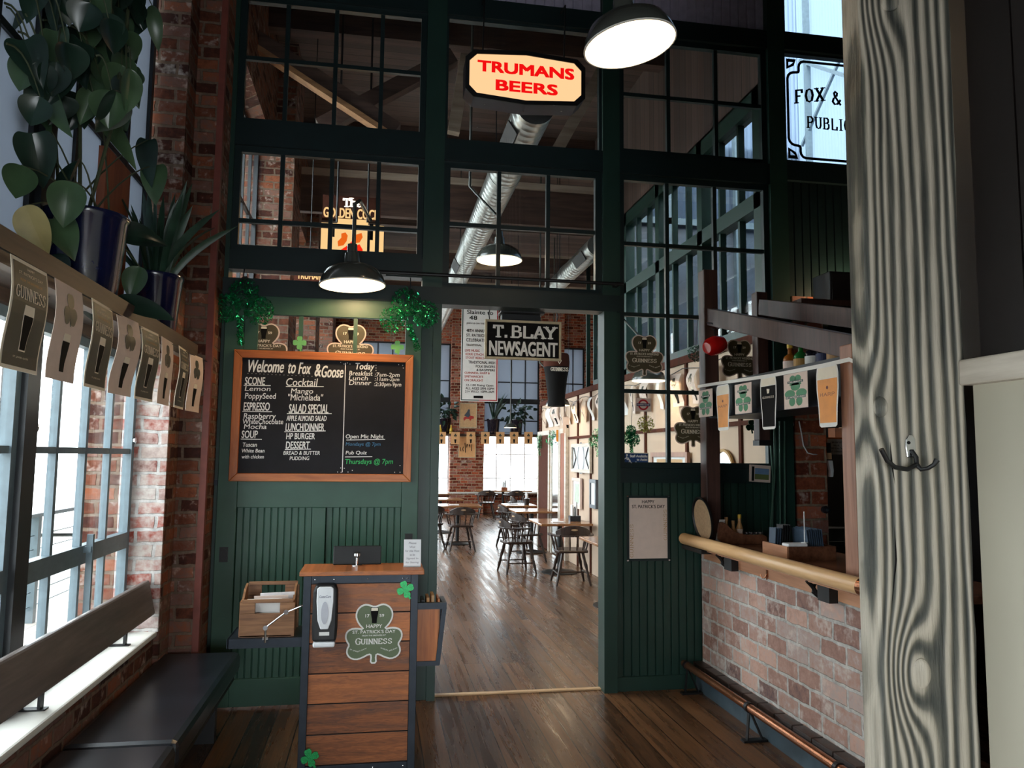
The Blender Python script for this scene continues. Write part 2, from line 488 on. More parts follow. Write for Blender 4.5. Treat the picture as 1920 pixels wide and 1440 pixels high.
class MB:
    def __init__(s, mat=None):
        s.b = bmesh.new()
        s.m = mat or Matrix.Identity(4)

    def v(s, p):
        return s.b.verts.new(s.m @ Vector(p))

    def f(s, vs):
        try:
            return s.b.faces.new(vs)
        except ValueError:
            return None

    def box(s, x0, x1, y0, y1, z0, z1, M2=None):
        old = s.m
        if M2 is not None:
            s.m = s.m @ M2
        p = [s.v((x, y, z)) for z in (z0, z1) for y in (y0, y1) for x in (x0, x1)]
        for q in ((0, 2, 3, 1), (4, 5, 7, 6), (0, 1, 5, 4), (1, 3, 7, 5), (3, 2, 6, 7), (2, 0, 4, 6)):
            s.f([p[i] for i in q])
        s.m = old
        return s

    def bar(s, a, b, w, h, up=(0, 0, 1)):
        """rectangular bar from a to b, w across, h along up"""
        a, b = Vector(a), Vector(b)
        d = (b - a).normalized()
        up = Vector(up)
        sd = d.cross(up).normalized()
        up = sd.cross(d)
        ring = []
        for p in (a, b):
            ring.append([s.v(p + sd * (i * w / 2) + up * (j * h / 2)) for i, j in ((-1, -1), (1, -1), (1, 1), (-1, 1))])
        for i in range(4):
            j = (i + 1) % 4
            s.f([ring[0][i], ring[0][j], ring[1][j], ring[1][i]])
        s.f(ring[0][::-1])
        s.f(ring[1])
        return s

    def tube(s, pts, r, n=8, cap=True):
        pts = [Vector(p) for p in pts]
        rs = r if isinstance(r, (list, tuple)) else [r] * len(pts)
        rings = []
        ref = None
        for i, p in enumerate(pts):
            d = (pts[min(i + 1, len(pts) - 1)] - pts[max(i - 1, 0)]).normalized()
            if ref is None:
                ref = Vector((0, 0, 1)) if abs(d.z) < 0.9 else Vector((1, 0, 0))
            a = d.cross(ref).normalized()
            ref = a.cross(d)
            rings.append([s.v(p + (a * math.cos(t) + ref * math.sin(t)) * rs[i]) for t in (2 * math.pi * k / n for k in range(n))])
        for i in range(len(rings) - 1):
            for k in range(n):
                j = (k + 1) % n
                s.f([rings[i][k], rings[i][j], rings[i + 1][j], rings[i + 1][k]])
        if cap:
            s.f(rings[0][::-1])
            s.f(rings[-1])
        return s

    def lathe(s, prof, n=20, o=(0, 0, 0), M2=None, cap=True):
        """profile of (radius, height) spun round the local z axis"""
        old = s.m
        s.m = s.m @ Matrix.Translation(o) @ (M2 or Matrix.Identity(4))
        rings = []
        for r, z in prof:
            rings.append([s.v((r * math.cos(2 * math.pi * k / n), r * math.sin(2 * math.pi * k / n), z)) for k in range(n)] if r > 1e-5 else [s.v((0, 0, z))])
        for a, b in zip(rings, rings[1:]):
            for k in range(n):
                j = (k + 1) % n
                if len(a) == 1 and len(b) > 1:
                    s.f([a[0], b[j], b[k]])
                elif len(b) == 1 and len(a) > 1:
                    s.f([a[k], a[j], b[0]])
                elif len(a) > 1:
                    s.f([a[k], a[j], b[j], b[k]])
        if cap:
            if len(rings[0]) > 1:
                s.f(rings[0][::-1])
            if len(rings[-1]) > 1:
                s.f(rings[-1])
        s.m = old
        return s

    def prism(s, pts, w0, w1):
        """outline in (u, v) given depth along w"""
        a = [s.v((x, y, w0)) for x, y in pts]
        b = [s.v((x, y, w1)) for x, y in pts]
        n = len(pts)
        area = sum(pts[i][0] * pts[(i + 1) % n][1] - pts[(i + 1) % n][0] * pts[i][1] for i in range(n))
        if area < 0:
            a.reverse()
            b.reverse()
        for i in range(n):
            j = (i + 1) % n
            s.f([a[i], a[j], b[j], b[i]])
        s.f(a[::-1])
        s.f(b)
        return s

    def rect(s, u0, v0, u1, v1, w0, w1):
        return s.box(min(u0, u1), max(u0, u1), min(v0, v1), max(v0, v1), w0, w1)

    def disc(s, u, v, ru, rv, w0, w1, n=16):
        return s.prism([(u + ru * math.cos(2 * math.pi * k / n), v + rv * math.sin(2 * math.pi * k / n)) for k in range(n)], w0, w1)

    def ring(s, u, v, r0, r1, w0, w1, n=28, sy=1.0):
        rr = [[s.v((u + r * math.cos(2 * math.pi * k / n), v + sy * r * math.sin(2 * math.pi * k / n), w)) for k in range(n)] for r, w in ((r0, w0), (r1, w0), (r1, w1), (r0, w1))]
        for i in range(4):
            a, b = rr[i], rr[(i + 1) % 4]
            for k in range(n):
                j = (k + 1) % n
                s.f([a[k], a[j], b[j], b[k]])
        return s

    def build(s, name, mat, parent=None, smooth=False, bevel=0.0, kind=None):
        bmesh.ops.recalc_face_normals(s.b, faces=s.b.faces)
        me = bpy.data.meshes.new(name)
        s.b.to_mesh(me)
        s.b.free()
        me.materials.append(M[mat] if isinstance(mat, str) else mat)
        if smooth:
            me.polygons.foreach_set('use_smooth', [True] * len(me.polygons))
        o = bpy.data.objects.new(name, me)
        C.objects.link(o)
        if parent is not None:
            me.transform(world_of(parent).inverted())
            o.parent = parent
        else:
            co = [v.co for v in me.vertices]
            c = Vector(((min(p.x for p in co) + max(p.x for p in co)) / 2, (min(p.y for p in co) + max(p.y for p in co)) / 2, min(p.z for p in co)))
            me.transform(Matrix.Translation(-c))
            o.location = c
        if bevel:
            b = o.modifiers.new('edge', 'BEVEL')
            b.width = bevel
            b.segments = 2
            b.limit_method = 'ANGLE'
        if smooth:
            try:
                me.set_sharp_from_angle(angle=R(40))
            except Exception:
                pass
        if kind:
            o['kind'] = kind
        return o


def tag(o, label, cat, group=None):
    o['label'] = label
    o['category'] = cat
    if group:
        o['group'] = group
    return o


def thing(name, label, cat, loc=(0, 0, 0), rz=0.0, group=None):
    o = bpy.data.objects.new(name, None)
    C.objects.link(o)
    o.empty_display_size = 0.1
    o.location = loc
    o.rotation_euler = (0, 0, rz)
    return tag(o, label, cat, group)


def struct(mb, name, mat, parent=None, bevel=0.0, smooth=False):
    return mb.build(name, mat, parent, smooth, bevel, kind='structure')


def dup(root, loc, rz=0.0, label=None, group=None):
    r = root.copy()
    C.objects.link(r)
    r.location = loc
    r.rotation_euler = (0, 0, rz)
    if label:
        r['label'] = label
    if group:
        r['group'] = group
    for ch in root.children:
        c = ch.copy()
        C.objects.link(c)
        c.parent = r
        for g in ch.children:
            d = g.copy()
            C.objects.link(d)
            d.parent = c
    return r


# ------------------------------------------------------------------ lettering
_cache = {}


def glyphs(text, bold=0.0, shear=0.0):
    key = (text, bold, shear)
    if key not in _cache:
        cu = bpy.data.curves.new('letters', 'FONT')
        cu.body = text
        cu.offset = bold
        cu.shear = shear
        cu.resolution_u = 3
        o = bpy.data.objects.new('letters', cu)
        me = bpy.data.meshes.new_from_object(o)
        vs = [v.co.copy() for v in me.vertices]
        fs = [tuple(p.vertices) for p in me.polygons]
        bpy.data.objects.remove(o)
        bpy.data.meshes.remove(me)
        bpy.data.curves.remove(cu)
        x0, x1 = min(p.x for p in vs), max(p.x for p in vs)
        y0, y1 = min(p.y for p in vs), max(p.y for p in vs)
        _cache[key] = ([((p.x - x0) / (x1 - x0), (p.y - y0) / (y1 - y0)) for p in vs], fs)
    return _cache[key]


def put(mb, text, u0, v0, u1, v1, w, bold=0.0, shear=0.0, rot=0.0, warp=None):
    if bold > 0.0:   # heavier strokes: the same letters laid over themselves a hair apart
        d = bold * (v1 - v0) * 1.6
        for i, (a, b) in enumerate(((-d, -d * .6), (d, -d * .6), (-d, d * .6), (d, d * .6), (0, 0))):
            put1(mb, text, u0 + d + a, v0 + d * .6 + b, u1 - d + a, v1 - d * .6 + b, w + i * 0.00002, 0.0, shear, rot, warp)
        return mb
    return put1(mb, text, u0, v0, u1, v1, w, bold, shear, rot, warp)


def put1(mb, text, u0, v0, u1, v1, w, bold=0.0, shear=0.0, rot=0.0, warp=None):
    """letters fitted to the box (u0, v0)-(u1, v1) at depth w of the builder's frame"""
    vs, fs = glyphs(text, bold, shear)
    cx, cy = (u0 + u1) / 2, (v0 + v1) / 2
    c, s_ = math.cos(rot), math.sin(rot)
    out = []
    for a, b in vs:
        x, y = u0 + a * (u1 - u0) - cx, v0 + b * (v1 - v0) - cy
        x, y = cx + x * c - y * s_, cy + x * s_ + y * c
        if warp:
            x, y = warp(x, y)
        out.append(mb.v((x, y, w)))
    for f in fs:
        mb.f([out[i] for i in f])
    return mb


# serif capitals drawn as strokes: x across 0..1, y up 0..1
SER = {
    'G': [[(.95, .8), (.75, .97), (.5, 1), (.2, .88), (.05, .5), (.2, .12), (.5, 0), (.78, .06), (.9, .2), (.9, .45)], [(.68, .45), (1, .45)]],
    'U': [[(.12, 1), (.12, .3), (.25, .06), (.5, 0), (.75, .06), (.88, .3), (.88, 1)]],
    'I': [[(.5, 0), (.5, 1)]],
    'N': [[(.12, 0), (.12, 1), (.88, 0), (.88, 1)]],
    'E': [[(.15, 0), (.15, 1), (.85, 1), (.88, .8)], [(.15, .52), (.65, .52)], [(.15, 0), (.9, 0), (.92, .2)]],
    'S': [[(.85, .8), (.7, .98), (.4, 1), (.15, .85), (.2, .62), (.5, .5), (.82, .36), (.86, .15), (.6, 0), (.3, .01), (.1, .2)]],
    'T': [[(.5, 0), (.5, 1)], [(.02, .82), (.04, 1), (.96, 1), (.98, .82)]],
    'B': [[(.15, 0), (.15, 1), (.6, 1), (.8, .88), (.8, .66), (.6, .54), (.15, .54)], [(.6, .54), (.88, .42), (.88, .14), (.65, 0), (.15, 0)]],
    'L': [[(.15, 1), (.15, 0), (.88, 0), (.92, .25)]],
    'A': [[(.05, 0), (.5, 1), (.95, 0)], [(.22, .35), (.78, .35)]],
    'Y': [[(.05, 1), (.5, .48), (.95, 1)], [(.5, .48), (.5, 0)]],
    'H': [[(.12, 0), (.12, 1)], [(.88, 0), (.88, 1)], [(.12, .5), (.88, .5)]],
    'P': [[(.15, 0), (.15, 1), (.65, 1), (.88, .85), (.88, .62), (.65, .48), (.15, .48)]],
    'R': [[(.15, 0), (.15, 1), (.65, 1), (.86, .86), (.86, .64), (.65, .5), (.15, .5)], [(.55, .5), (.95, 0)]],
    'O': [[(.5, 0), (.2, .1), (.06, .5), (.2, .9), (.5, 1), (.8, .9), (.94, .5), (.8, .1), (.5, 0)]],
    'D': [[(.15, 0), (.15, 1), (.55, 1), (.85, .82), (.92, .5), (.85, .18), (.55, 0), (.15, 0)]],
    'C': [[(.92, .78), (.75, .96), (.5, 1), (.2, .88), (.06, .5), (.2, .12), (.5, 0), (.75, .04), (.92, .22)]],
    'K': [[(.15, 0), (.15, 1)], [(.9, 1), (.15, .42)], [(.4, .6), (.95, 0)]],
    'F': [[(.18, 0), (.18, 1), (.88, 1), (.9, .8)], [(.18, .52), (.66, .52)]],
    'X': [[(.08, 1), (.92, 0)], [(.92, 1), (.08, 0)]],
    'h': [[(.15, 0), (.15, 1)], [(.15, .5), (.4, .66), (.72, .62), (.8, .45), (.8, 0)]],
    'e': [[(.1, .34), (.88, .34), (.8, .58), (.5, .68), (.2, .58), (.08, .34), (.2, .08), (.5, 0), (.85, .12)]],
    '&': [[(.95, .35), (.6, .04), (.3, 0), (.08, .2), (.2, .45), (.55, .68), (.6, .9), (.42, 1), (.25, .86), (.32, .65), (.95, 0)]],
    '.': [[(.4, .0), (.4, .12)]],
    "'": [[(.5, .75), (.5, 1)]],
    ' ': [],
}


def serif(mb, text, u0, v0, u1, v1, w, thick=0.16, foot=True, warp=None, gap=0.16, widths=None):
    ws = [(0.42 if ch in "I.'" else 0.4 if ch == ' ' else 0.9 if ch not in 'he' else 0.8) for ch in text]
    tot = sum(ws) + gap * (len(text) - 1)
    k = (u1 - u0) / tot
    h = v1 - v0
    th = thick * h
    x = u0
    cnt = [0]

    def q(a, b, t):
        d = Vector((b[0] - a[0], b[1] - a[1]))
        L = d.length
        if L < 1e-6:
            return
        d /= L
        n = Vector((-d.y, d.x)) * t / 2
        e = d * t * 0.28
        pts = [(a[0] - e.x + n.x, a[1] - e.y + n.y), (a[0] - e.x - n.x, a[1] - e.y - n.y), (b[0] + e.x - n.x, b[1] + e.y - n.y), (b[0] + e.x + n.x, b[1] + e.y + n.y)]
        if warp:
            pts = [warp(*p) for p in pts]
        cnt[0] += 1
        mb.f([mb.v((p[0], p[1], w + cnt[0] * 0.000006)) for p in pts])

    for ch, cw in zip(text, ws):
        for st in SER.get(ch, []):
            pp = [(x + a * cw * k, v0 + th / 2 + b * (h - th)) for a, b in st]
            for a, b in zip(pp, pp[1:]):
                vert = abs(b[1] - a[1]) > abs(b[0] - a[0])
                q(a, b, th * (1.0 if vert else 0.62))
            if foot and ch not in "OSC&.'Ge":
                for (a, b), p in ((st[0], pp[0]), (st[-1], pp[-1])):
                    if b in (0, 1) and ch not in 'BDL' or (ch in 'BD' and a < 0.2 and b in (0, 1)):
                        q((p[0] - th * 0.9, p[1]), (p[0] + th * 0.9, p[1]), th * 0.45)
        x += (cw + gap) * k
    return mb


# ================================================================== SETTING
def slab(name, mat, *b, parent=None, bevel=0):
    return struct(MB().box(*b), name, mat, parent, bevel)


slab('floor', 'floor', -1.7, 6.7, -8.3, 17.3, -0.12, 0)
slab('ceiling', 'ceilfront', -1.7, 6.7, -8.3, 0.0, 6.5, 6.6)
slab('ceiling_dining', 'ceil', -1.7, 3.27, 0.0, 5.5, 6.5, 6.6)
slab('ceiling_dining_far', 'ceil', -1.7, 6.7, 5.5, 17.3, 6.5, 6.6)
# left wall of the front room
w = MB()
w.box(-1.7, -1.27, -7.5, -0.63, 0, 0.62)
struct(w, 'wall_left', 'brick')
slab('wall_left_pier', 'brick', -1.7, -1.24, -0.63, -0.4, 0, 6.5)
slab('wall_left_corner', 'brick', -1.7, -1.09, -0.4, 0.12, 0, 6.5)
slab('wall_left_upper', 'brick', -1.7, -1.27, -4.3, -0.63, 5.2, 6.5)
slab('wall_left_added_shade', 'brick', -1.7, -1.27, -7.5, -4.3, 2.26, 6.5)  # unseen brick in place of upper panes, added to darken the post top
slab('wall_left_middle', 'brick', -1.7, -1.27, -4.3, -3.7, 0.62, 5.2)
slab('wall_left_end', 'brick', -1.7, -1.27, -8.3, -7.5, 0, 6.5)
slab('wall_left_reveal_sunlit', 'bricksunlit', -1.5, -1.243, -0.648, -0.63, 0.65, 2.3)  # lower reveal only: sunlight from the window painted into the brick
slab('trim_1', 'sill', -1.64, -1.25, -7.5, -0.63, 0.62, 0.652, bevel=0.01)
# back wall behind the camera, with a window opening added and sized for light
w = MB()
w.box(-1.7, -0.6, -8.4, -8.3, 0, 6.5)
w.box(1.7, 6.7, -8.4, -8.3, 0, 6.5)
w.box(-0.6, 1.7, -8.4, -8.3, 1.9, 6.5)
w.box(-0.6, 1.7, -8.4, -8.3, 0, 0.3)
struct(w, 'wall_back', 'siding')
slab('wall_right', 'kitchen', 4.6, 4.7, -8.3, 0.0, 0, 6.5)


def lattice(mb, axis, at, a0, a1, z0, z1, ups, lvls, t=0.03, d=0.035, edge=0.045):
    """glazing bars in a plane: axis 'x' spans X at Y=at, axis 'y' spans Y at X=at"""
    def bx(p0, p1, q0, q1, dd=d):
        if axis == 'x':
            mb.box(p0, p1, at - dd / 2, at + dd / 2, q0, q1)
        else:
            mb.box(at - dd / 2, at + dd / 2, p0, p1, q0, q1)
    bx(a0, a0 + edge, z0, z1, d * 1.4)
    bx(a1 - edge, a1, z0, z1, d * 1.4)
    bx(a0 + edge, a1 - edge, z0, z0 + edge, d * 1.4)
    bx(a0 + edge, a1 - edge, z1 - edge, z1, d * 1.4)
    for u in ups:
        bx(u - t / 2, u + t / 2, z0 + edge, z1 - edge)
    for q in lvls:
        bx(a0 + edge, a1 - edge, q - t / 2, q + t / 2, d * 0.9)
    return mb


wn = [0]


def window(axis, at, a0, a1, z0, z1, ups, lvls, frame, gl='winglass', t=0.03, d=0.035, edge=0.045):
    wn[0] += 1
    o = struct(lattice(MB(), axis, at, a0, a1, z0, z1, ups, lvls, t, d, edge), 'window_%d' % wn[0], frame)
    g = MB()
    if axis == 'x':
        g.box(a0 + 0.01, a1 - 0.01, at - 0.003, at + 0.003, z0 + 0.01, z1 - 0.01)
    else:
        g.box(at - 0.003, at + 0.003, a0 + 0.01, a1 - 0.01, z0 + 0.01, z1 - 0.01)
    struct(g, 'glass', gl, o)
    return o


# ---- the left windows: clear lower sashes, a shelf, frosted panes above
XL = -1.45
for (y0, y1, ups) in ((-2.07, -0.66, (-1.765, -1.408, -1.049)), (-3.7, -2.19, (-3.33, -2.96, -2.56)), (-5.85, -4.3, (-5.45, -5.05, -4.68)), (-7.5, -5.97, (-7.1, -6.7, -6.35))):
    o = window('y', XL, y0, y1, 0.652, 1.19, ups, (), 'winsteel', t=0.028)
    o = window('y', XL, y0, y1, 1.19, 2.26, ups, (1.706,), 'winsteel', t=0.03)
    if y0 == -2.07:
        struct(MB().bar((XL + 0.05, -1.372, 0.9), (XL + 0.05, -1.372, 1.29), 0.02, 0.03, (1, 0, 0)).box(XL + 0.02, XL + 0.06, -1.39, -1.355, 1.2, 1.23), 'window_stay', 'winsteel', o)
        kb = MB()
        for yy, zz in ((-2.045, 1.80), (-0.685, 1.77)):
            kb.lathe([(0, 0), (0.018, 0.002), (0.02, 0.012), (0, 0.02)], 12, (XL + 0.026, yy, zz), Matrix.Rotation(R(90), 4, 'Y'))
        struct(kb, 'latch', 'chrome', o)
    if y0 > -4:
        window('y', XL, y0, y1, 2.36, 5.2, ups, (3.32, 4.3), 'winblack', 'frost', t=0.034)
for y0, y1 in ((-2.19, -2.07), (-5.97, -5.85)):
    slab('trim_2' if y0 > -3 else 'trim_3', 'winblack', -1.5, -1.4, y0, y1, 0.652, 5.2 if y0 > -3 else 2.26)
struct(MB().box(-1.5, -1.1, -3.7, -0.63, 2.315, 2.36).box(-1.5, -1.4, -3.7, -0.63, 2.26, 2.315).box(-1.14, -1.1, -3.7, -0.63, 2.25, 2.315), 'trim_4', 'shelfwood')
slab('trim_5', 'rustwood', -1.43, -1.39, -1.5, -1.12, 2.36, 3.25)
slab('trim_6', 'rust', -1.1, -1.06, -0.415, -0.37, 0, 6.5)

# ---- facade between the two rooms
for i, (x0, x1) in enumerate(((-1.16, -1.06), (0.295, 0.44), (1.665, 1.80), (3.06, 3.21))):
    w = MB().box(x0, x1, 0.0, 0.13, 0, 6.5)
    if i == 1:
        w.box(0.38, 0.44, -0.03, 0.0, 0, 2.8)
    if i == 2:
        w.box(1.665, 1.765, -0.03, 0.0, 0, 2.8)
    struct(w, 'trim_%d' % (7 + i), 'green')
w = MB()
w.box(-1.06, 3.06, 0.005, 0.125, 3.905, 4.07)
w.box(-1.06, 3.06, 0.005, 0.125, 5.05, 5.2)
w.box(-1.16, 1.80, -0.03, 0.125, 2.80, 2.925)
w.box(-1.06, 0.295, 0.0, 0.12, 2.995, 3.135)
w.box(1.80, 3.06, 0.005, 0.125, 1.51, 1.62)
w.box(3.21, 3.95, 0.005, 0.125, 5.06, 5.2)
w.box(3.21, 3.95, 0.0, 0.125, 3.95, 4.11)
w.box(3.85, 3.95, 0.0, 0.13, 0, 6.5)
w.box(3.21, 3.85, 0.01, 0.12, 2.2, 2.3)
struct(w, 'trim_11', 'dark_green')
window('x', 0.06, -1.06, 0.295, 4.07, 5.05, (-0.729, -0.378, -0.04), (4.575,), 'dark_green')
window('x', 0.06, -1.06, 0.295, 3.135, 3.905, (-0.729, -0.378, -0.04), (3.36,), 'dark_green')
window('x', 0.06, 0.44, 1.665, 4.03, 5.05, (), (), 'dark_green', edge=0.02)
window('x', 0.06, 0.44, 1.665, 2.925, 3.905, (0.862, 1.243), (3.427,), 'dark_green', edge=0.05)
window('x', 0.06, 1.80, 3.06, 4.07, 5.05, (2.22, 2.625), (4.565,), 'dark_green')
window('x', 0.06, 1.80, 3.06, 1.62, 3.905, (2.20, 2.60), (3.357, 2.80, 2.206), 'dark_green')
window('x', 0.06, 3.21, 3.85, 5.2, 6.5, (), (), 'dark_green', edge=0.03)
foxwin = window('x', 0.06, 3.21, 3.85, 4.11, 5.06, (), (), 'dark_green', edge=0.02)


def beads(x0, x1, z0, z1, y, pitch=0.062, d=0.012, up=None):
    """tongue and groove boards facing -Y: bevelled strips with real grooves between them"""
    mb = MB()
    n = max(1, round((x1 - x0) / pitch))
    p = (x1 - x0) / n
    pts = [(x0, y + d * 2)]
    for i in range(n):
        a = x0 + i * p
        pts += [(a + 0.001, y + d), (a + 0.006, y), (a + p - 0.006, y), (a + p - 0.001, y + d)]
    pts += [(x1, y + d * 2)]
    lo = [mb.v((a, b, z0)) for a, b in pts]
    hi = [mb.v((a, b, z1)) for a, b in pts]
    for i in range(len(pts)):
        j = (i + 1) % len(pts)
        mb.f([lo[i], lo[j], hi[j], hi[i]])
    mb.f(hi)
    mb.f(lo[::-1])
    return mb


struct(beads(1.765, 3.06, 0.1, 1.51, 0.02), 'wall_wainscot', 'green')
slab('baseboard_wainscot', 'green', 1.765, 3.06, -0.005, 0.05, 0.0, 0.1)
struct(beads(3.21, 3.85, 2.3, 3.95, 0.04, 0.075), 'wall_panelling', 'dark_green')
struct(beads(0.44, 1.665, 5.2, 6.5, 0.05, 0.075), 'wall_header', 'beadwhite')
struct(beads(1.80, 3.06, 5.2, 6.5, 0.05, 0.075), 'wall_header_bar_side', 'beadwhite')
struct(beads(-1.06, 0.295, 5.2, 6.5, 0.05, 0.075), 'wall_header_door_side', 'beadwhite')
slab('wall_front_end', 'dark_green', 3.95, 6.7, 0.0, 0.13, 0, 6.5)

# ---- dining room shell
w = MB()
w.box(-1.7, -1.25, 0.12, 17.1, 0, 0.62)
w.box(-1.7, -1.25, 0.12, 17.1, 5.2, 6.5)
for a, b, x in ((0.12, 0.9, -1.25), (3.4, 4.2, -1.03), (7.4, 8.2, -1.05), (12.0, 13.2, -1.05), (16.4, 17.1, -1.25)):
    w.box(-1.7, x, a, b, 0, 6.5)
struct(w, 'wall_dining_left', 'brick')
for y0, y1 in ((0.9, 3.4), (4.2, 7.4), (8.2, 12.0), (13.2, 16.4)):
    k = max(2, round((y1 - y0) / 0.42))
    ups = [y0 + (y1 - y0) * i / k for i in range(1, k)]
    window('y', XL, y0, y1, 0.62, 2.31, ups, (1.2, 1.7), 'winblack', t=0.035)
    window('y', XL, y0, y1, 2.31, 5.2, ups, (3.3, 4.3), 'winblack', 'winglass', t=0.035)
w = MB()
w.box(-1.7, 6.7, 17.0, 17.3, 0, 0.62)
w.box(-1.7, 6.7, 17.0, 17.3, 5.0, 6.5)
for a, b in ((-1.7, -0.9), (2.08, 3.06), (4.75, 5.45), (6.15, 6.7)):
    w.box(a, b, 16.75, 17.3, 0, 6.5)
struct(w, 'wall_dining_far', 'brickred')
for x0, x1 in ((-0.9, 2.08), (3.06, 4.75), (5.45, 6.15)):
    k = max(2, round((x1 - x0) / 0.42))
    window('x', 17.1, x0, x1, 0.62, 2.31, [x0 + (x1 - x0) * i / k for i in range(1, k)], (1.75, 1.05), 'white', t=0.03)
    window('x', 17.1, x0, x1, 2.31, 5.0, [x0 + (x1 - x0) * i / k for i in range(1, k)], (2.75, 3.9), 'winblack', 'frost', t=0.03)
    slab('trim_12' if x0 < 0 else 'trim_13' if x0 < 4 else 'trim_20', 'winblack', x0, x1, 16.98, 17.05, 3.25, 3.4)
slab('trim_14', 'shelfwood', -1.2, 6.6, 16.6, 16.99, 2.27, 2.33)
slab('trim_15', 'sill', -1.2, 6.6, 16.72, 17.0, 0.62, 0.66)
# right wall: plaster with battens, clerestory above it
XR = 3.15
w = MB()
w.box(XR, XR + 0.12, 0.13, 9.2, 0, 2.72)
w.box(6.6, 6.7, 5.5, 17.3, 0, 6.5)
struct(w, 'wall_dining_right', 'plaster')
slab('wall_dining_right_upper', 'ceil', XR, XR + 0.12, 0.13, 5.5, 4.9, 6.5)
w = MB()
w.box(XR - 0.02, XR, 0.13, 9.2, 1.99, 2.03)
w.box(XR - 0.03, XR + 0.14, 0.13, 9.2, 2.68, 2.76)
for y in (0.75, 1.95, 3.2, 4.4, 5.6, 6.35, 9.15):
    w.box(XR - 0.022, XR, y - 0.025, y + 0.025, 0, 2.68)
struct(w, 'trim_16', 'batten')
w = MB()
w.box(XR, XR + 0.12, 0.13, 5.5, 4.74, 4.92)
w.box(XR, XR + 0.12, 0.13, 5.5, 3.84, 3.98)
w.box(XR, XR + 0.12, 0.13, 5.5, 2.76, 2.84)
for i in range(5):
    y = 0.4 + i * 1.2
    w.box(XR, XR + 0.12, y - 0.06, y + 0.06, 2.76, 4.9)
    for j in (1, 2):
        w.box(XR + 0.03, XR + 0.09, y + j * 0.4 - 0.018, y + j * 0.4 + 0.018, 2.76, 4.9)
struct(w, 'trim_17', 'green')
slab('window_clerestory', 'winglass', XR + 0.055, XR + 0.061, 0.13, 5.5, 2.84, 4.74)


def corr(axis, at, a0, a1, z0, z1):
    mb = MB()
    n = int((a1 - a0) / 0.038)
    pr = []
    for i in range(n + 1):
        a = a0 + (a1 - a0) * i / n
        b = at + (0.011 if i % 2 else -0.011)
        q = (a, b) if axis == 'x' else (b, a)
        pr.append((mb.v((*q, z0)), mb.v((*q, z1))))
    for p, q in zip(pr, pr[1:]):
        mb.f([p[0], q[0], q[1], p[1]])
    return mb


slab('wall_aisle_end', 'sidewall', 3.27, 6.7, 5.4, 5.5, 0, 5.3)
slab('wall_aisle_end_upper', 'sidewall', 3.27, 6.7, 5.5, 5.56, 5.3, 6.5) if False else None
slab('wall_aisle_side', 'sidewall', 6.5, 6.6, 0.13, 5.4, 0, 4.4)
struct(corr('x', 5.45, 3.27, 6.55, 5.3, 12.5), 'wall_aisle_end_glazing', 'corr')
struct(corr('y', 6.55, 0.13, 5.45, 4.4, 12.5), 'wall_aisle_side_glazing', 'corr')
w = MB()
for y in (1.4, 3.4, 5.0):
    w.box(6.4, 6.5, y - 0.02, y + 0.02, 4.4, 9)
w.bar((6.45, 1.0, 5.0), (6.45, 5.2, 8.0), 0.05, 0.05)
w.bar((6.45, 2.4, 8.9), (6.45, 5.2, 6.6), 0.04, 0.04)
for x in (4.3, 5.4):
    w.box(x - 0.03, x + 0.03, 5.3, 5.4, 0, 9)
w.box(3.27, 6.5, 5.3, 5.4, 5.24, 5.34)
w.box(6.38, 6.5, 0.13, 5.3, 4.34, 4.44)
struct(w, 'trim_18', 'winsteel')
# kitchen behind the bar
w = MB()
w.box(3.21, 5.4, 1.5, 1.6, 0, 3.0)
w.box(5.3, 5.4, 0.13, 1.5, 0, 3.0)
w.box(3.21, 5.4, 0.13, 1.6, 3.0, 3.06)
w.box(3.28, 3.32, 0.35, 1.5, 0, 3.0)
struct(w, 'wall_kitchen', 'kitchen')
slab('pillar_brick', 'pillarbrick', 3.24, 3.5, 0.02, 0.35, 0, 3.0)

# roof timbers over the dining room
def beam(name, mat, *b):
    return slab(name, mat, *b)


beam('beam', 'beamdark', -1.25, XR, 4.2, 4.3, 4.75, 5.22)
beam('beam', 'beampale', -1.25, XR, 4.17, 4.33, 5.22, 5.31)
for y in (8.0, 11.0, 14.0):
    beam('beam', 'beamdark', -1.25, 6.6, y - 0.1, y + 0.1, 5.75, 6.1)
    beam('beam', 'beampale', -1.25, 6.6, y - 0.12, y + 0.12, 6.1, 6.16)
for y in (1.0, 2.6, 5.5):
    beam('beam', 'beamdark', -1.25, XR, y - 0.08, y + 0.08, 6.2, 6.5)
p, q = U(455, 75, Y=2.0), U(735, 258, Y=2.0)
struct(MB().bar(p, q, 0.14, 0.05), 'beam', 'brace_lit')  # orange-lit edge, light put into the colour; darker bar is its unlit side
struct(MB().bar(p + Vector((0.05, 0.05, 0.09)), q + Vector((0.05, 0.05, 0.09)), 0.16, 0.13), 'beam', 'beamdark')
p, q = U(600, 240, Y=2.3), U(850, 108, Y=2.3)
struct(MB().bar(p, q, 0.14, 0.16), 'beam', 'beamdark')
for (a, b) in (((885, 40), (850, 250)), ((1130, 130), (1040, 290))):
    struct(MB().bar(U(*a, Y=3.2), U(*b, Y=3.2), 0.12, 0.14), 'beam', 'beampale')

# outside
slab('ground_outside', 'pave', -40, -1.75, -30, 45, -0.7, -0.6)
slab('deck_outside', 'deck', -4.6, -1.75, -12, 20, -0.2, -0.12)
slab('street_outside', 'pave', -40, 40, 17.4, 60, -0.5, -0.4)

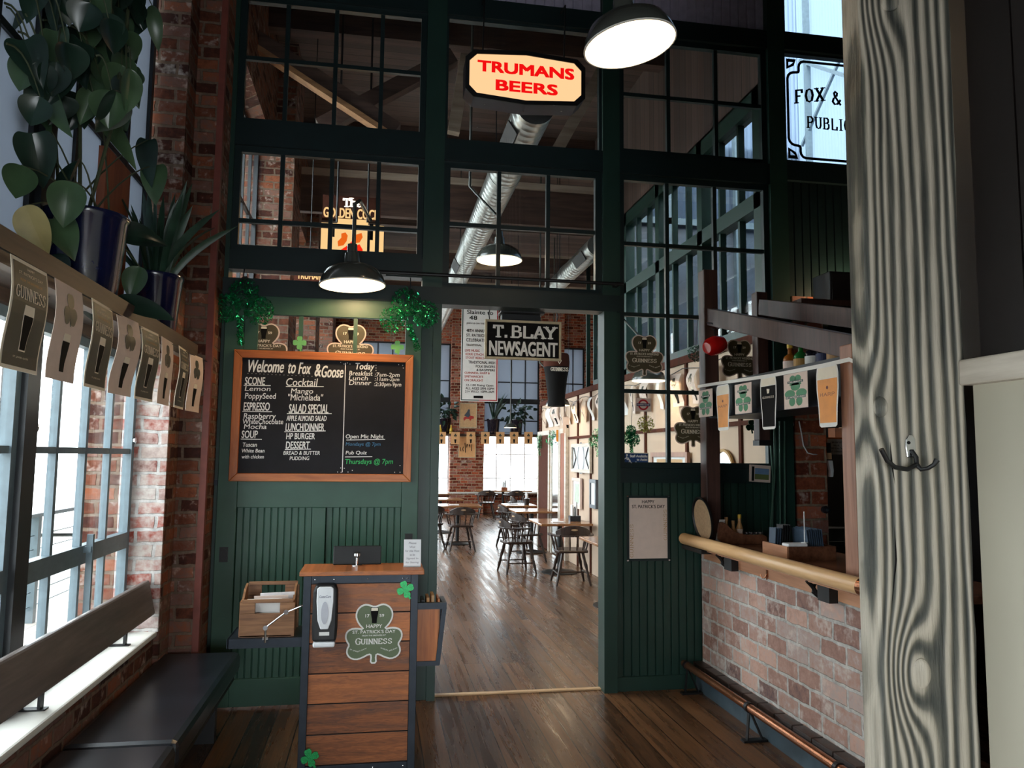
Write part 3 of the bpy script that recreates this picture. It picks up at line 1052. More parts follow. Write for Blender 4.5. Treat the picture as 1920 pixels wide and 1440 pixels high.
# ---- right foreground: panel wall
slab('wall_panel', 'creampanel', 1.705, 1.8, -8.3, -3.62, 0.0, 1.92)
slab('trim_19', 'palewood', 1.675, 1.8, -8.3, -3.60, 1.92, 1.995, bevel=0.006)
w = MB()
w.box(1.76, 1.8, -8.3, -3.30, 1.995, 6.5)
for i in range(26):
    y = -3.62 - i * 0.17
    w.box(1.735, 1.76, y - 0.163, y, 1.995, 6.5)
struct(w, 'wall_siding', 'siding')


# ================================================================== SLIDING DOOR
dY = -0.05
door = MB()
door.box(-1.06, -0.93, dY, 0.0, 0.02, 2.80)
door.box(0.18, 0.295, dY, 0.0, 0.02, 2.80)
door.box(-0.93, 0.18, dY, 0.0, 1.333, 1.95)
door.box(-0.93, 0.18, dY, 0.0, 2.67, 2.80)
door.box(-0.93, 0.18, dY, 0.0, 0.02, 0.20)
door.box(-0.43, -0.338, dY, 0.0, 0.20, 1.333)
door.box(-0.93, -0.836, dY, 0.0, 1.95, 2.67)
d1 = struct(door, 'door_1', 'door_green', bevel=0.004)
for a, b in ((-0.93, -0.43), (-0.338, 0.18)):
    struct(beads(a, b, 0.20, 1.333, dY + 0.018, 0.046, 0.008), 'panel', 'door_green', d1)
struct(MB().box(-0.836, 0.18, -0.028, -0.022, 1.95, 2.67), 'glass', 'winglass', d1)
struct(MB().box(-0.565, -0.537, dY + 0.01, -0.005, 1.95, 2.67).box(-0.187, -0.159, dY + 0.01, -0.005, 1.95, 2.67), 'muntin', 'door_green', d1)
h = MB(front(-1.0, dY, 1.02))
h.rect(-0.028, -0.05, 0.028, 0.05, 0, 0.003)
h.ring(0, 0, 0.018, 0.026, 0, 0.006, 20, 1.5)
struct(h, 'door_handle', 'black', d1)
struct(MB(front(0.235, dY, 1.13)).rect(-0.026, -0.022, 0.026, 0.022, 0, 0.008), 'latch_plate', 'black', d1)
struct(MB(front(-1.10, -0.002, 1.50)).rect(-0.04, -0.02, 0.045, 0.02, 0, 0.01), 'door_guide', 'steel', d1)
tag(MB().box(0.40, 1.69, 0.055, 0.10, 0, 0.012).build('threshold_strip', 'threshold', bevel=0.003), 'pale worn wooden strip across the floor of the open doorway', 'threshold')
tag(MB().tube([(-0.02, -0.075, 3.005), (1.80, -0.075, 3.005)], 0.013, 10).box(0.0, 0.03, -0.08, 0.0, 2.99, 3.02).box(1.74, 1.77, -0.08, 0.0, 2.99, 3.02).build('metal_pipe', 'black'), 'thin black pipe running level across the green framing above the doorway', 'pipe')


def F(x, y, Y):
    p = U(x, y, Y=Y)
    return p.x, p.z


def outline_offset(pts, d):
    n = len(pts)
    area = sum(pts[i][0] * pts[(i + 1) % n][1] - pts[(i + 1) % n][0] * pts[i][1] for i in range(n))
    sg = 1 if area > 0 else -1
    out = []
    for i in range(n):
        a, b, c = Vector(pts[i - 1]), Vector(pts[i]), Vector(pts[(i + 1) % n])
        t = (b - a).normalized() + (c - b).normalized()
        t = t.normalized() if t.length > 1e-6 else (c - b).normalized()
        nn = Vector((-t.y, t.x)) * sg
        out.append((b.x + nn.x * d, b.y + nn.y * d))
    return out


def smoothed(pts, it=2):
    for _ in range(it):
        o = []
        for i in range(len(pts)):
            a, b = pts[i], pts[(i + 1) % len(pts)]
            o += [(a[0] * 0.75 + b[0] * 0.25, a[1] * 0.75 + b[1] * 0.25), (a[0] * 0.25 + b[0] * 0.75, a[1] * 0.25 + b[1] * 0.75)]
        pts = o
    return pts


# ================================================================== CHALKBOARD
X0, X1, Z0, Z1 = -0.985, 0.24, 1.512, 2.412
cb = thing('chalkboard', 'large blackboard menu in an orange wood frame hung on the green sliding door', 'chalkboard', ((X0 + X1) / 2, dY, Z0))
bw = 0.055
for v0, v1, s_ in ((Z0, Z0 + bw, 1), (Z1, Z1 - bw, 1)):
    MB(front(0, dY, 0)).prism([(X0, v0), (X1, v0), (X1 - bw, v1), (X0 + bw, v1)], 0.0, 0.036).build('frame_rail', 'orangewood', cb, bevel=0.004)
for u0, u1 in ((X0, X0 + bw), (X1, X1 - bw)):
    MB(front(0, dY, 0)).prism([(u0, Z0), (u1, Z0 + bw), (u1, Z1 - bw), (u0, Z1)], 0.0, 0.036).build('frame_stile', 'orangewoodv', cb, bevel=0.004)
MB(front(0, dY, 0)).rect(X0 + 0.04, Z0 + 0.04, X1 - 0.04, Z1 - 0.04, 0.004, 0.014).build('board', 'slate', cb)
BW = 0.0155
cm = {'chalk': MB(front(0, dY, 0)), 'chalkblue': MB(front(0, dY, 0)), 'chalkgreen': MB(front(0, dY, 0))}


def chalk(x0, y0, x1, y1, text, mat='chalk', bold=-0.006, shear=0.12, ul=None):
    a = F(380 + x0 / 4, 560 + y1 / 4, dY - BW)
    b = F(380 + x1 / 4, 560 + y0 / 4, dY - BW)
    put(cm[mat], text, a[0], a[1], b[0], b[1], BW, 0.006 if bold <= 0 else 0.012, shear, 0.012)
    if ul:
        line(*ul, mat=mat)


def line(x0, y0, x1, y1, mat='chalk', t=0.0055):
    a, b = F(380 + x0 / 4, 560 + y0 / 4, dY - BW), F(380 + x1 / 4, 560 + y1 / 4, dY - BW)
    d = Vector((b[0] - a[0], b[1] - a[1])).normalized()
    n = Vector((-d.y, d.x)) * t / 2
    m = cm[mat]
    m.f([m.v((a[0] + n.x, a[1] + n.y, BW)), m.v((a[0] - n.x, a[1] - n.y, BW)), m.v((b[0] - n.x, b[1] - n.y, BW)), m.v((b[0] + n.x, b[1] + n.y, BW))])


def dots(pts, r=0.004, mat='chalk'):
    for x, y in pts:
        a = F(380 + x / 4, 560 + y / 4, dY - BW)
        m = cm[mat]
        m.f([m.v((a[0] + r * math.cos(k), a[1] + r * math.sin(k), BW)) for k in (0, 1.05, 2.1, 3.14, 4.2, 5.25)])


for row in (
    (340, 465, 612, 550, 'Welcome', 'chalk', 0.004, 0.3), (640, 485, 700, 560, 'to', 'chalk', 0.004, 0.3), (715, 480, 815, 565, 'Fox', 'chalk', 0.004, 0.3),
    (838, 490, 890, 582, '&', 'chalk', 0.004, 0.2), (890, 505, 1058, 590, 'Goose', 'chalk', 0.004, 0.3),
    (315, 590, 470, 645, 'SCONE', 'chalk', 0.006, 0.1, (308, 650, 510, 652)), (315, 660, 510, 690, 'Lemon'), (315, 710, 552, 762, 'PoppySeed'),
    (305, 780, 505, 838, 'ESPRESSO', 'chalk', 0.004, 0.1, (298, 845, 520, 848)), (305, 862, 550, 912, 'Raspberry'), (300, 905, 605, 938, 'WhiteChocolate'), (308, 942, 480, 976, 'Mocha'),
    (290, 990, 415, 1045, 'SOUP', 'chalk', 0.006, 0.1, (286, 1053, 444, 1055)), (300, 1080, 408, 1110, 'Tuscan', 'chalk', 0.004), (292, 1127, 465, 1153, 'White Bean', 'chalk', 0.004), (292, 1172, 460, 1198, 'with chicken', 'chalk', 0.004),
    (625, 600, 865, 653, 'Cocktail', 'chalk', -0.004, 0.15, (624, 659, 908, 660)), (660, 675, 830, 722, 'Mango'), (640, 718, 905, 762, '"Michelada"'),
    (645, 795, 945, 857, 'SALAD SPECIAL', 'chalk', 0.002, 0.1, (632, 862, 968, 862)), (628, 880, 930, 915, 'APPLE ALMOND SALAD', 'chalk', 0.004, 0.1),
    (620, 937, 912, 990, 'LUNCH/DINNER', 'chalk', 0.006, 0.1, (612, 998, 922, 992)), (625, 1010, 842, 1053, 'HP BURGER', 'chalk', 0.006, 0.1),
    (622, 1072, 805, 1124, 'DESSERT', 'chalk', 0.006, 0.1, (617, 1132, 812, 1128)), (605, 1145, 880, 1170, 'BREAD & BUTTER', 'chalk', -0.008), (652, 1184, 800, 1210, 'PUDDING', 'chalk', -0.008),
    (1145, 485, 1290, 545, 'Today', 'chalk', 0.006, 0.2), (1098, 545, 1275, 575, 'Breakfast'), (1290, 558, 1478, 592, ':7am-2pm'), (1095, 582, 1240, 610, 'Lunch'), (1290, 592, 1475, 624, ':11am-2pm'),
    (1097, 615, 1265, 646, 'Dinner'), (1285, 630, 1490, 664, ':2:30pm-9pm'), (1072, 1020, 1358, 1056, 'Open Mic Night', 'chalk', 0.002, 0.1, (1078, 1060, 1368, 1055)),
    (1072, 1078, 1335, 1110, 'Mondays @ 7pm', 'chalkblue'), (1072, 1142, 1232, 1172, 'Pub Quiz', 'chalk', 0.002, 0.1, (1068, 1187, 1272, 1185)), (1068, 1202, 1428, 1250, 'Thursdays @ 7pm', 'chalkgreen', 0.0),
):
    chalk(*row)
line(1072, 482, 1047, 1302)
dots([(340 + i * 30, 560 + i * 1.4) for i in range(24)], 0.0022)
dots([(1035, 478), (1060, 490), (1085, 482), (1105, 490), (1470, 495), (1500, 500), (1505, 520), (1035, 1270), (1012, 1300), (1038, 1302), (1062, 1272), (1090, 1300), (1122, 1288), (1440, 1302), (1480, 1302), (1480, 1252), (1300, 500), (1300, 520), (1300, 538)], 0.0035)
for k_, mb_ in cm.items():
    mb_.build('chalk_lettering', k_, cb)


# ================================================================== PRINTS: pint glass, shamrock
def pint_shape(mb, cu, cv, h, w0, w1, part='all'):
    """a tapered pint glass in outline, base to rim, centred on cu with its foot at cv"""
    a, b = 0.155 * h, 0.25 * h
    if part == 'all':
        pts = [(-a, 0), (a, 0), (a * 1.05, h * 0.25), (b * 0.95, h * 0.62), (b, h * 0.8), (b * 0.92, h), (-b * 0.92, h), (-b, h * 0.8), (-b * 0.95, h * 0.62), (-a * 1.05, h * 0.25)]
    elif part == 'body':
        pts = [(-a * 0.85, h * 0.03), (a * 0.85, h * 0.03), (a * 0.92, h * 0.25), (b * 0.84, h * 0.62), (b * 0.88, h * 0.78), (-b * 0.88, h * 0.78), (-b * 0.84, h * 0.62), (-a * 0.92, h * 0.25)]
    else:
        pts = [(-b * 0.88, h * 0.79), (b * 0.88, h * 0.79), (b * 0.82, h * 0.97), (-b * 0.82, h * 0.97)]
    mb.prism([(cu + x, cv + y) for x, y in pts], w0, w1)
    return mb


def clover_pts(cu, cv, r, stem=True, leaves=3):
    out = []
    n = 90
    for i in range(n):
        t = 2 * math.pi * i / n + math.pi / 2
        k = abs(math.cos(leaves * (t - math.pi / 2) / 2))
        heart = 0.86 + 0.14 * abs(math.sin(leaves * (t - math.pi / 2)))
        q = r * (0.22 + 0.78 * k ** 0.55 * heart)
        out.append((cu + q * math.cos(t), cv + q * math.sin(t)))
    return out


HALF = [(.09, .935), (.17, .945), (.255, .905), (.31, .83), (.325, .74), (.30, .65), (.24, .56), (.185, .525), (.29, .545), (.40, .535), (.47, .485), (.495, .395), (.465, .31), (.425, .255), (.46, .20), (.465, .115),
        (.41, .035), (.30, -.005), (.19, .025), (.075, .085), (.05, .07), (.062, -.065)]
SHAM = [(0, .895)] + HALF + [(-x, y) for x, y in HALF[::-1]]
SHAM = [(x, y - 0.44) for x, y in SHAM]


def shamrock_sign(mat4, W, label, day='DAY', base='signolive', group=None, clip=None, border=True):
    """die-cut three-leaf sign: white backing, printed face, pint emblem, lettering"""
    t = thing('shamrock_sign', label, 'sign', mat4.to_translation(), 0, group)
    pts = [(x * W, y * W) for x, y in smoothed(SHAM, 1)]
    MB(mat4).prism(pts, 0.0, 0.005).build('backing', 'pinkpaper' if base == 'signolive' else 'whiteink', t)
    MB(mat4).prism(outline_offset(pts, 0.028 * W), 0.005, 0.0062).build('printed_face', base, t)
    e = pint_shape(MB(mat4), 0.0, 0.175 * W, 0.265 * W, 0.0062, 0.0066).build('pint_emblem', 'ink', t)
    pint_shape(MB(mat4), 0.0, 0.175 * W, 0.265 * W, 0.0066, 0.007, 'head').build('foam', 'cream', e)
    lt = MB(mat4)
    w = 0.0068
    put(lt, '17', -.155 * W, .275 * W, -.085 * W, .33 * W, w, 0.02)
    put(lt, '59', .085 * W, .275 * W, .165 * W, .33 * W, w, 0.02)
    put(lt, 'HAPPY', -.135 * W, .095 * W, .135 * W, .155 * W, w, 0.01)
    put(lt, "ST. PATRICK'S " + day, -.365 * W, .005 * W, .365 * W, .06 * W, w, 0.01)
    put(lt, 'FROM THE BREWERS AT', -.2 * W, -.043 * W, .2 * W, -.018 * W, w, 0.01)
    serif(lt, 'G', -.31 * W, -.185 * W, -.225 * W, -.065 * W, w, 0.15)
    serif(lt, 'UINNESS', -.215 * W, -.18 * W, .31 * W, -.08 * W, w, 0.17)

    def arc(u, v):
        return u, v - 0.9 * (0.25 * W - abs(abs(u) - 0.05 * W)) * 0.4 + 0.02 * W
    put(lt, "ST. JAMES'S GATE", -.40 * W, -.265 * W, -.12 * W, -.24 * W, w, 0.01, 0, 0, lambda u, v: (u, v - 0.35 * (0.13 * W - abs(u + 0.27 * W)) if True else v))
    put(lt, 'DUBLIN, IRELAND', .12 * W, -.265 * W, .40 * W, -.24 * W, w, 0.01, 0, 0, lambda u, v: (u, v - 0.35 * (0.13 * W - abs(u - 0.27 * W))))
    lt.build('lettering', 'cream' if base == 'signolive' else 'whiteink', t)
    return t


# signs stuck on the glazing
x, z = F(656, 652, 0.0)
shamrock_sign(front(-0.205, -0.032, 2.455), 0.335, 'olive shamrock sign behind the middle panes of the sliding door, cut off by the blackboard', 'WEEKEND')
shamrock_sign(front(-0.80, -0.034, 2.44), 0.335, 'dim brown shamrock sign in the sliding door pane under a tinsel shamrock', 'DAY')
for px, py, wd, lab in ((1208, 664, 78, 'brown shamrock sign on the panes beside the doorway, above a lit lamp shade'), (1386, 672, 80, 'brown shamrock sign on the glass between the two brown bar posts'), (1299, 797, 78, 'brown shamrock sign low on the glass, half covered by the tall bar post')):
    x, z = F(px, py, 0.04)
    shamrock_sign(front(x, 0.04, z - 0.01), 0.315, lab, 'WEEKEND')


def small_clover(mat4, r, mat, label, leaves=4, group=None):
    t = thing('clover_cutout', label, 'decoration', mat4.to_translation(), 0, group)
    MB(mat4).prism(clover_pts(0, 0, r, leaves=leaves), 0, 0.006).build('leaves', mat, t)
    MB(mat4).prism([(-r * .12, -r * .3), (r * .12, -r * .3), (r * .3, -r * 1.15), (r * .08, -r * 1.2)], 0.0005, 0.0055).build('stem', mat, t)
    return t


for px, py, lab in ((562, 643, 'pale green paper clover stuck on the first door muntin'), (745, 651, 'pale green paper clover at the top corner of the blackboard')):
    x, z = F(px, py, dY)
    small_clover(front(x, dY - 0.004, z), 0.05, 'stickergreen', lab)


# ================================================================== TINSEL SHAMROCKS
def tinsel(name, label, c, size, mat='tinsel', hang=None, lobes=((0, .30, .26), (-.28, .02, .25), (.28, .02, .25)), n=1500, stem=True, hook=0.12, group=None, seed=1, lean=0.0):
    r0 = random.Random(seed)
    c = Vector(c)
    t = thing(name, label, 'decoration', c, 0, group)
    mb = MB(Matrix.Translation(c) @ Matrix.Rotation(lean, 4, 'Y') @ Matrix.Scale(size, 4))
    spots = []
    for lx, lz, lr in lobes:
        for _ in range(int(n * lr / 0.8)):
            a, q = r0.uniform(0, 6.28), lr * math.sqrt(r0.random())
            spots.append((lx + q * math.cos(a), r0.uniform(-.1, .06) * (1.2 - q / lr), lz + q * math.sin(a)))
    if stem:
        for k in range(int(n * 0.14)):
            f = k / (n * 0.14)
            spots.append((-0.03 + f * 0.06 + r0.uniform(-.05, .05), r0.uniform(-.05, .03), -0.1 - f * 0.5))
    for p in spots:
        p = Vector(p)
        a = Vector((r0.gauss(0, 1), r0.gauss(0, 1), r0.gauss(0, 1))).normalized()
        b = a.cross(Vector((r0.gauss(0, 1), r0.gauss(0, 1), r0.gauss(0, 1)))).normalized()
        k_ = max(1.0, (.4 / size) ** .8)
        l, w = r0.uniform(.03, .06) * k_, r0.uniform(.010, .018) * k_
        mb.f([mb.v(p - a * l / 2 - b * w / 2), mb.v(p + a * l / 2 - b * w / 2), mb.v(p + a * l / 2 + b * w / 2), mb.v(p - a * l / 2 + b * w / 2)])
    mb.build('tinsel', mat, t)
    if hang:
        MB().tube([c + Vector((0, 0, .2 * size)), Vector(hang)], .002, 4).build('thread', 'black', t)
    elif hook:
        hk = MB(Matrix.Translation(c))
        hk.tube([(0, 0.0, 0.3 * size), (0, -0.01, 0.55 * size + hook * .3), (0.0, 0.015, 0.55 * size + hook * .6)], 0.004, 6)
        hk.build('wire_hook', 'steel', t)
    return t


for px, py, top, lab, sd in ((455, 583, 520, 'green tinsel shamrock hung on a bracket beside the brick pier', 3), (768, 597, 540, 'green tinsel shamrock hung on a bracket over the blackboard corner nearest the doorway', 4)):
    x, z = F(px, py, -0.12)
    tinsel('tinsel_shamrock', lab, (x, -0.13, z), 0.40, seed=sd, lean=0.05 if sd == 3 else -0.22)
    x, z = F(px + 3, top, -0.08)
    b = MB(front(x, -0.03, z - 0.02))
    b.ring(0, 0, 0.018, 0.03, 0.0, 0.02, 16, 1.2)
    b.tube([(0, 0.0, 0.02), (0, -0.01, 0.08), (0, -0.045, 0.10), (0, -0.04, 0.12)], 0.006, 6)
    tag(b.build('wall_hook', 'black'), 'black iron hook on the lintel ' + ('near the brick pier' if sd == 3 else 'near the doorway') + ' holding a tinsel shamrock', 'hook')


# ================================================================== LAMPS
def lamp(name, label, c, dia, stem, tilt=(0, 0), power=40, group=None, warm=(1.0, 0.74, 0.46), lit=True):
    """enamelled barn shade: c is the middle of its rim; stem is a list of points in world space from the neck up"""
    c = Vector(c)
    r = dia / 2
    t = thing(name, label, 'lamp', c, 0, group)
    rot = Matrix.Translation(c) @ Matrix.Rotation(tilt[0], 4, 'X') @ Matrix.Rotation(tilt[1], 4, 'Y')
    out = [(r * 1.0, 0), (r * 1.005, r * .02), (r * .95, r * .22), (r * .82, r * .44), (r * .6, r * .58), (r * .34, r * .66), (r * .25, r * .70), (r * .22, r * 1.0), (r * .16, r * 1.03), (r * .15, r * 1.28), (r * .08, r * 1.3)]
    MB(rot).lathe(out, 40, cap=False).build('lamp_shade', 'enamel', t, smooth=True)
    inn = [(r * .985, r * .002), (r * .93, r * .21), (r * .80, r * .42), (r * .58, r * .555), (r * .32, r * .63), (r * .2, r * .66), (0, r * .665)]
    MB(rot).lathe(inn, 40, cap=False).build('shade_lining', 'enamelwhite', t, smooth=True)
    MB(rot).ring(0, 0, r * .98, r * 1.01, -0.003, 0.004, 40).build('shade_rim', 'enamelwhite', t)
    if lit:
        MB(rot).lathe([(0, r * .28), (r * .16, r * .31), (r * .22, r * .42), (r * .17, r * .54), (r * .1, r * .62), (0, r * .64)], 16, cap=False).build('bulb', 'bulb', t, smooth=True)
        l = bpy.data.lights.new('lamp_light', 'POINT')
        l.energy = power
        l.color = warm
        l.shadow_soft_size = 0.05
        lo = bpy.data.objects.new('lamp_light', l)
        C.objects.link(lo)
        lo.parent = t
        lo.location = (rot @ Vector((0, 0, r * .2))) - c
    if stem:
        st = MB()
        st.tube(stem, 0.014, 10)
        st.build('stem', 'enamel', t, smooth=True)
    return t


p = U(661, 535, Y=-0.42)
top = p.z + 0.56
ld = lamp('gooseneck_lamp', 'lit charcoal enamel lamp shade hanging low in front of the sliding door above the blackboard', p, 0.435, [(p.x, p.y, p.z + 0.25), (p.x, p.y, top), (p.x + 0.03, p.y + 0.06, top + 0.04), (p.x + 0.1, 0.0, top + 0.02)], (R(-1), R(-2)), 15, warm=(1.0, 0.68, 0.36))
p = U(1181, 84, Y=-2.15)
lamp('pendant_lamp', 'large lit enamel lamp shade hung highest, beside the backlit red lettered sign', p, 0.45, [(p.x + 0.02, p.y, p.z + 0.26), (p.x + 0.04, p.y, p.z + 0.5), (p.x + 0.04, p.y, 6.5)], (R(-1), R(-9)), 9)


# ================================================================== HANGING SIGNS
# backlit octagonal sign
sy = -0.24
pl = U(882, 140, Y=sy)
cx, cz = U(986, 147, Y=sy).x, U(986, 147, Y=sy).z
t = thing('lightbox_sign', 'backlit cream octagonal box sign with red beer lettering hung high over the doorway', 'sign', (cx, sy + 0.1, cz - 0.22))


def octo(w, h, c, pk):
    return [(-w, -h + c), (-w + c, -h), (0, -h - pk), (w - c, -h), (w, -h + c), (w, h - c), (w - c, h), (0, h + pk), (-w + c, h), (-w, h - c)]


fm4 = front(cx, sy, cz)
MB(fm4).prism(octo(.445, .175, .06, .028), -0.17, 0.0).build('sign_box', 'purple', t)
rim = MB(fm4)
a_, b_ = octo(.448, .178, .06, .028), octo(.418, .148, .055, .026)
for i in range(10):
    j = (i + 1) % 10
    for w0, w1 in ((0.0, 0.012),):
        q = [rim.v((*a_[i], w1)), rim.v((*a_[j], w1)), rim.v((*b_[j], w1)), rim.v((*b_[i], w1))]
        rim.f(q)
        rim.f([rim.v((*a_[i], w0)), rim.v((*a_[j], w0)), q[1], q[0]])
        rim.f([rim.v((*b_[i], w0)), rim.v((*b_[j], w0)), q[2], q[3]])
rim.build('rim', 'black', t)
MB(fm4).prism(b_, 0.001, 0.004).build('lit_face', 'trface', t)
lt = MB(fm4)
put(lt, 'TRUMANS', -.36, .018, .365, .105, 0.0065, 0.045)
put(lt, 'BEERS', -.225, -.115, .24, -.03, 0.0065, 0.045)
lt.build('lettering', 'signred', t)
ch = MB()
for px in (-.31, .31):
    ch.tube([(cx + px, sy + 0.09, cz + .2), (cx + px, sy + 0.09, cz + .3), (cx + px + .01, sy + .1, 5.13), (cx + px + .01, 0.0, 5.15)], 0.006, 6)
ch.build('chain', 'black', t)
bl = MB(fm4)
for px, py in ((-.29, -.178), (.29, -.178), (0, -.207)):
    bl.lathe([(0, -0.006), (.006, -0.006), (.006, 0)], 8, (px, py, -0.09), Matrix.Rotation(R(-90), 4, 'X'))
bl.build('bolt', 'chrome', t)

# newsagent board in the doorway
ny = 0.12
cx, cz = U(981, 638, Y=ny).x, U(981, 638, Y=ny).z
t = thing('hanging_signboard', 'black painted newsagent signboard with white lettering hung in the top of the doorway', 'sign', (cx, ny, cz - 0.15))
fm4 = front(cx, ny, cz)
MB(fm4).rect(-.278, -.132, .278, .132, -0.02, 0.0).build('board', 'ink', t)
f_ = MB(fm4)
for q in ((-.295, -.15, .295, -.132), (-.295, .132, .295, .15), (-.295, -.132, -.278, .132), (.278, -.132, .295, .132)):
    f_.rect(*q, -0.025, 0.012)
f_.build('frame', 'bone', t, bevel=0.003)
lt = MB(fm4)
serif(lt, 'T.', -.225, .01, -.115, .115, .002, .2)
serif(lt, 'BLAY', -.09, .01, .25, .115, .002, .2, gap=.12)
put(lt, 'NEWSAGENT', -.262, -.122, .268, -.01, .002, 0.02)
lt.build('lettering', 'whiteink', t)
hk = MB()
for s_ in (-.26, .26):
    hk.tube([(cx + s_, ny, cz + .15), (cx + s_ * 1.03, ny - .01, cz + .19), (cx + s_, ny, 2.80)], 0.004, 6)
hk.build('hook', 'steel', t)
tag(MB().box(0.92, 1.22, 0.20, 0.28, 2.70, 2.80).box(0.90, 1.24, 0.12, 0.28, 2.79, 2.802).build('closer_box', 'black'), 'plain black box fixed under the door lintel behind the newsagent board', 'box')


def wall_art(name, label, cat, mat4, w, h, frame='postbrown', fw=0.03, face='paper', depth=0.02, group=None):
    t = thing(name, label, cat, mat4.to_translation() , 0, group)
    f_ = MB(mat4)
    for q in ((-w / 2, -h / 2, w / 2, -h / 2 + fw), (-w / 2, h / 2 - fw, w / 2, h / 2), (-w / 2, -h / 2 + fw, -w / 2 + fw, h / 2 - fw), (w / 2 - fw, -h / 2 + fw, w / 2, h / 2 - fw)):
        f_.rect(*q, 0, depth)
    f_.build('frame', frame, t)
    MB(mat4).rect(-w / 2 + fw * .7, -h / 2 + fw * .7, w / 2 - fw * .7, h / 2 - fw * .7, 0.0, depth * .5).build('picture', face, t)
    return t


# Fox window lettering (painted on the glass)
fp = thing('window_lettering', 'black painted pub name and ornamental border on the bright high window', 'sign', (3.53, 0.05, 4.15))
fm4 = front(0, 0.056, 0)
bd = MB(fm4)
L, T_, Bm, Rr = 3.262, 4.995, 4.165, 3.86
for cv, sg in ((T_, -1), (Bm, 1)):
    pth = [(Rr, cv), (L + .15, cv), (L + .125, cv + sg * .008), (L + .108, cv + sg * .028), (L + .103, cv + sg * .05), (L + .103, cv + sg * .085), (L + .098, cv + sg * .096), (L + .085, cv + sg * .1), (L + .05, cv + sg * .104), (L + .028, cv + sg * .112), (L + .008, cv + sg * .132), (L, cv + sg * .16), (L, (T_ + Bm) / 2)]
    for a, b in zip(pth, pth[1:]):
        e_ = (Vector(b) - Vector(a)).normalized() * .004
        bd.bar((a[0] - e_.x, a[1] - e_.y, .0008), (b[0] + e_.x, b[1] + e_.y, .0008), .022, .001, (0, 0, 1))
    k = -sg * .012
    for q in (((L - .008, cv + k), (L + .08, cv + k), (L + .055, cv + sg * .016), (L + .012, cv + sg * .016)), ((L - .008, cv + k), (L + .012, cv + sg * .016), (L + .012, cv + sg * .05), (L - .008, cv + sg * .08)), ((L + .08, cv + k), (L + .06, cv + sg * .045), (L - .008, cv + sg * .08), (L + .012, cv + sg * .05), (L + .04, cv + sg * .03), (L + .055, cv + sg * .016))):
        bd.prism(q, 0, .0012)
bd.build('border', 'ink', fp)
lt = MB(fm4)
serif(lt, 'FOX', 3.325, 4.62, 3.585, 4.75, 0.0016, .17, gap=.3, warp=lambda u, v: (u, v - 0.30 * (3.62 - u) ** 1.0 * .6 + .05))
serif(lt, '&', 3.66, 4.64, 3.74, 4.77, 0.0016, .15)
serif(lt, 'PUBLIC', 3.43, 4.42, 3.82, 4.53, 0.0016, .15, gap=.3)
lt.build('lettering', 'ink', fp)
# poster on the wainscot
pw = thing('poster', 'cream printed poster pinned to the green boarding beside the doorway', 'poster', (2.02, 0.012, 0.95))
fm4 = front(2.021, 0.019, 1.174)
MB(fm4).rect(-.168, -.243, .168, .243, 0, 0.004).build('mount', 'dark_green', pw)
MB(fm4).rect(-.149, -.224, .149, .224, 0.004, 0.006).build('sheet', 'pinkpaper', pw)
lt = MB(fm4)
put(lt, 'HAPPY', -.05, .185, .048, .208, .0065, .012)
put(lt, "ST. PATRICK'S DAY", -.128, .148, .13, .174, .0065, .012)
lt.build('lettering', 'ink', pw)
lt = MB(fm4 @ Matrix.Rotation(R(90), 4, 'Z'))
serif(lt, 'GUINNESS', -.215, .118, .03, .145, .0065, .12)
serif(lt, 'GUINNESS', -.09, -.146, .14, -.119, .0065, .12)
lt.build('lettering', 'goldink', pw)
pn = MB(fm4)
for u_ in (-.162, .162):
    for v_ in (-.237, .237):
        pn.disc(u_, v_, .008, .006, 0.004, 0.009, 8)
pn.build('pin', 'chrome', pw)
# roundel card and assistance notice on the glass
x, z = F(1206, 759, 0.04)
t = thing('roundel_card', 'white card with a red ring and navy bar on the panes beside the doorway', 'sign', (x, 0.04, z - .06))
fm4 = front(x, 0.04, z)
MB(fm4).rect(-.062, -.051, .062, .051, 0, .003).build('card', 'pinkpaper', t)
MB(fm4).ring(0, 0, .029, .042, .003, .004, 32).build('ring', 'undred', t)
b_ = MB(fm4).rect(-.054, -.0105, .054, .0105, .0042, .005).build('bar', 'navyink', t)
put(MB(fm4), 'GRIFFIN CLOSE', -.048, -.0045, .048, .0045, .0054, .01).build('lettering', 'whiteink', b_)
x, z = F(1191, 861, 0.04)
t = thing('assistance_notice', 'blue notice with a wheelchair symbol in the bottom corner pane by the doorway', 'sign', (x, 0.04, z - .045))
fm4 = front(x, 0.04, z)
MB(fm4).rect(-.105, -.048, .105, .048, 0, .003).build('plate', 'cream', t)
MB(fm4).rect(-.100, -.043, .100, .043, .003, .0036).build('ground', 'blue', t)
lt = MB(fm4)
for i, s_ in enumerate(('Staff Available', 'to Assist', 'Customers')):
    wd = (.138, .085, .10)[i]
    put(lt, s_, .095 - wd, .014 - i * .026, .095, .034 - i * .026, .004, .03)
lt.ring(-.068, -.012, .018, .024, .0037, .0042, 20)
lt.disc(-.066, .031, .0075, .0075, .0037, .0042, 10)
for a, b in (((-.068, .022), (-.066, -.004)), ((-.066, -.004), (-.045, -.004)), ((-.045, -.004), (-.034, -.028)), ((-.067, .008), (-.05, .008)), ((-.034, -.028), (-.026, -.026))):
    lt.bar((a[0], a[1], .004), (b[0], b[1], .004), .006, .001)
lt.build('lettering', 'whiteink', t)
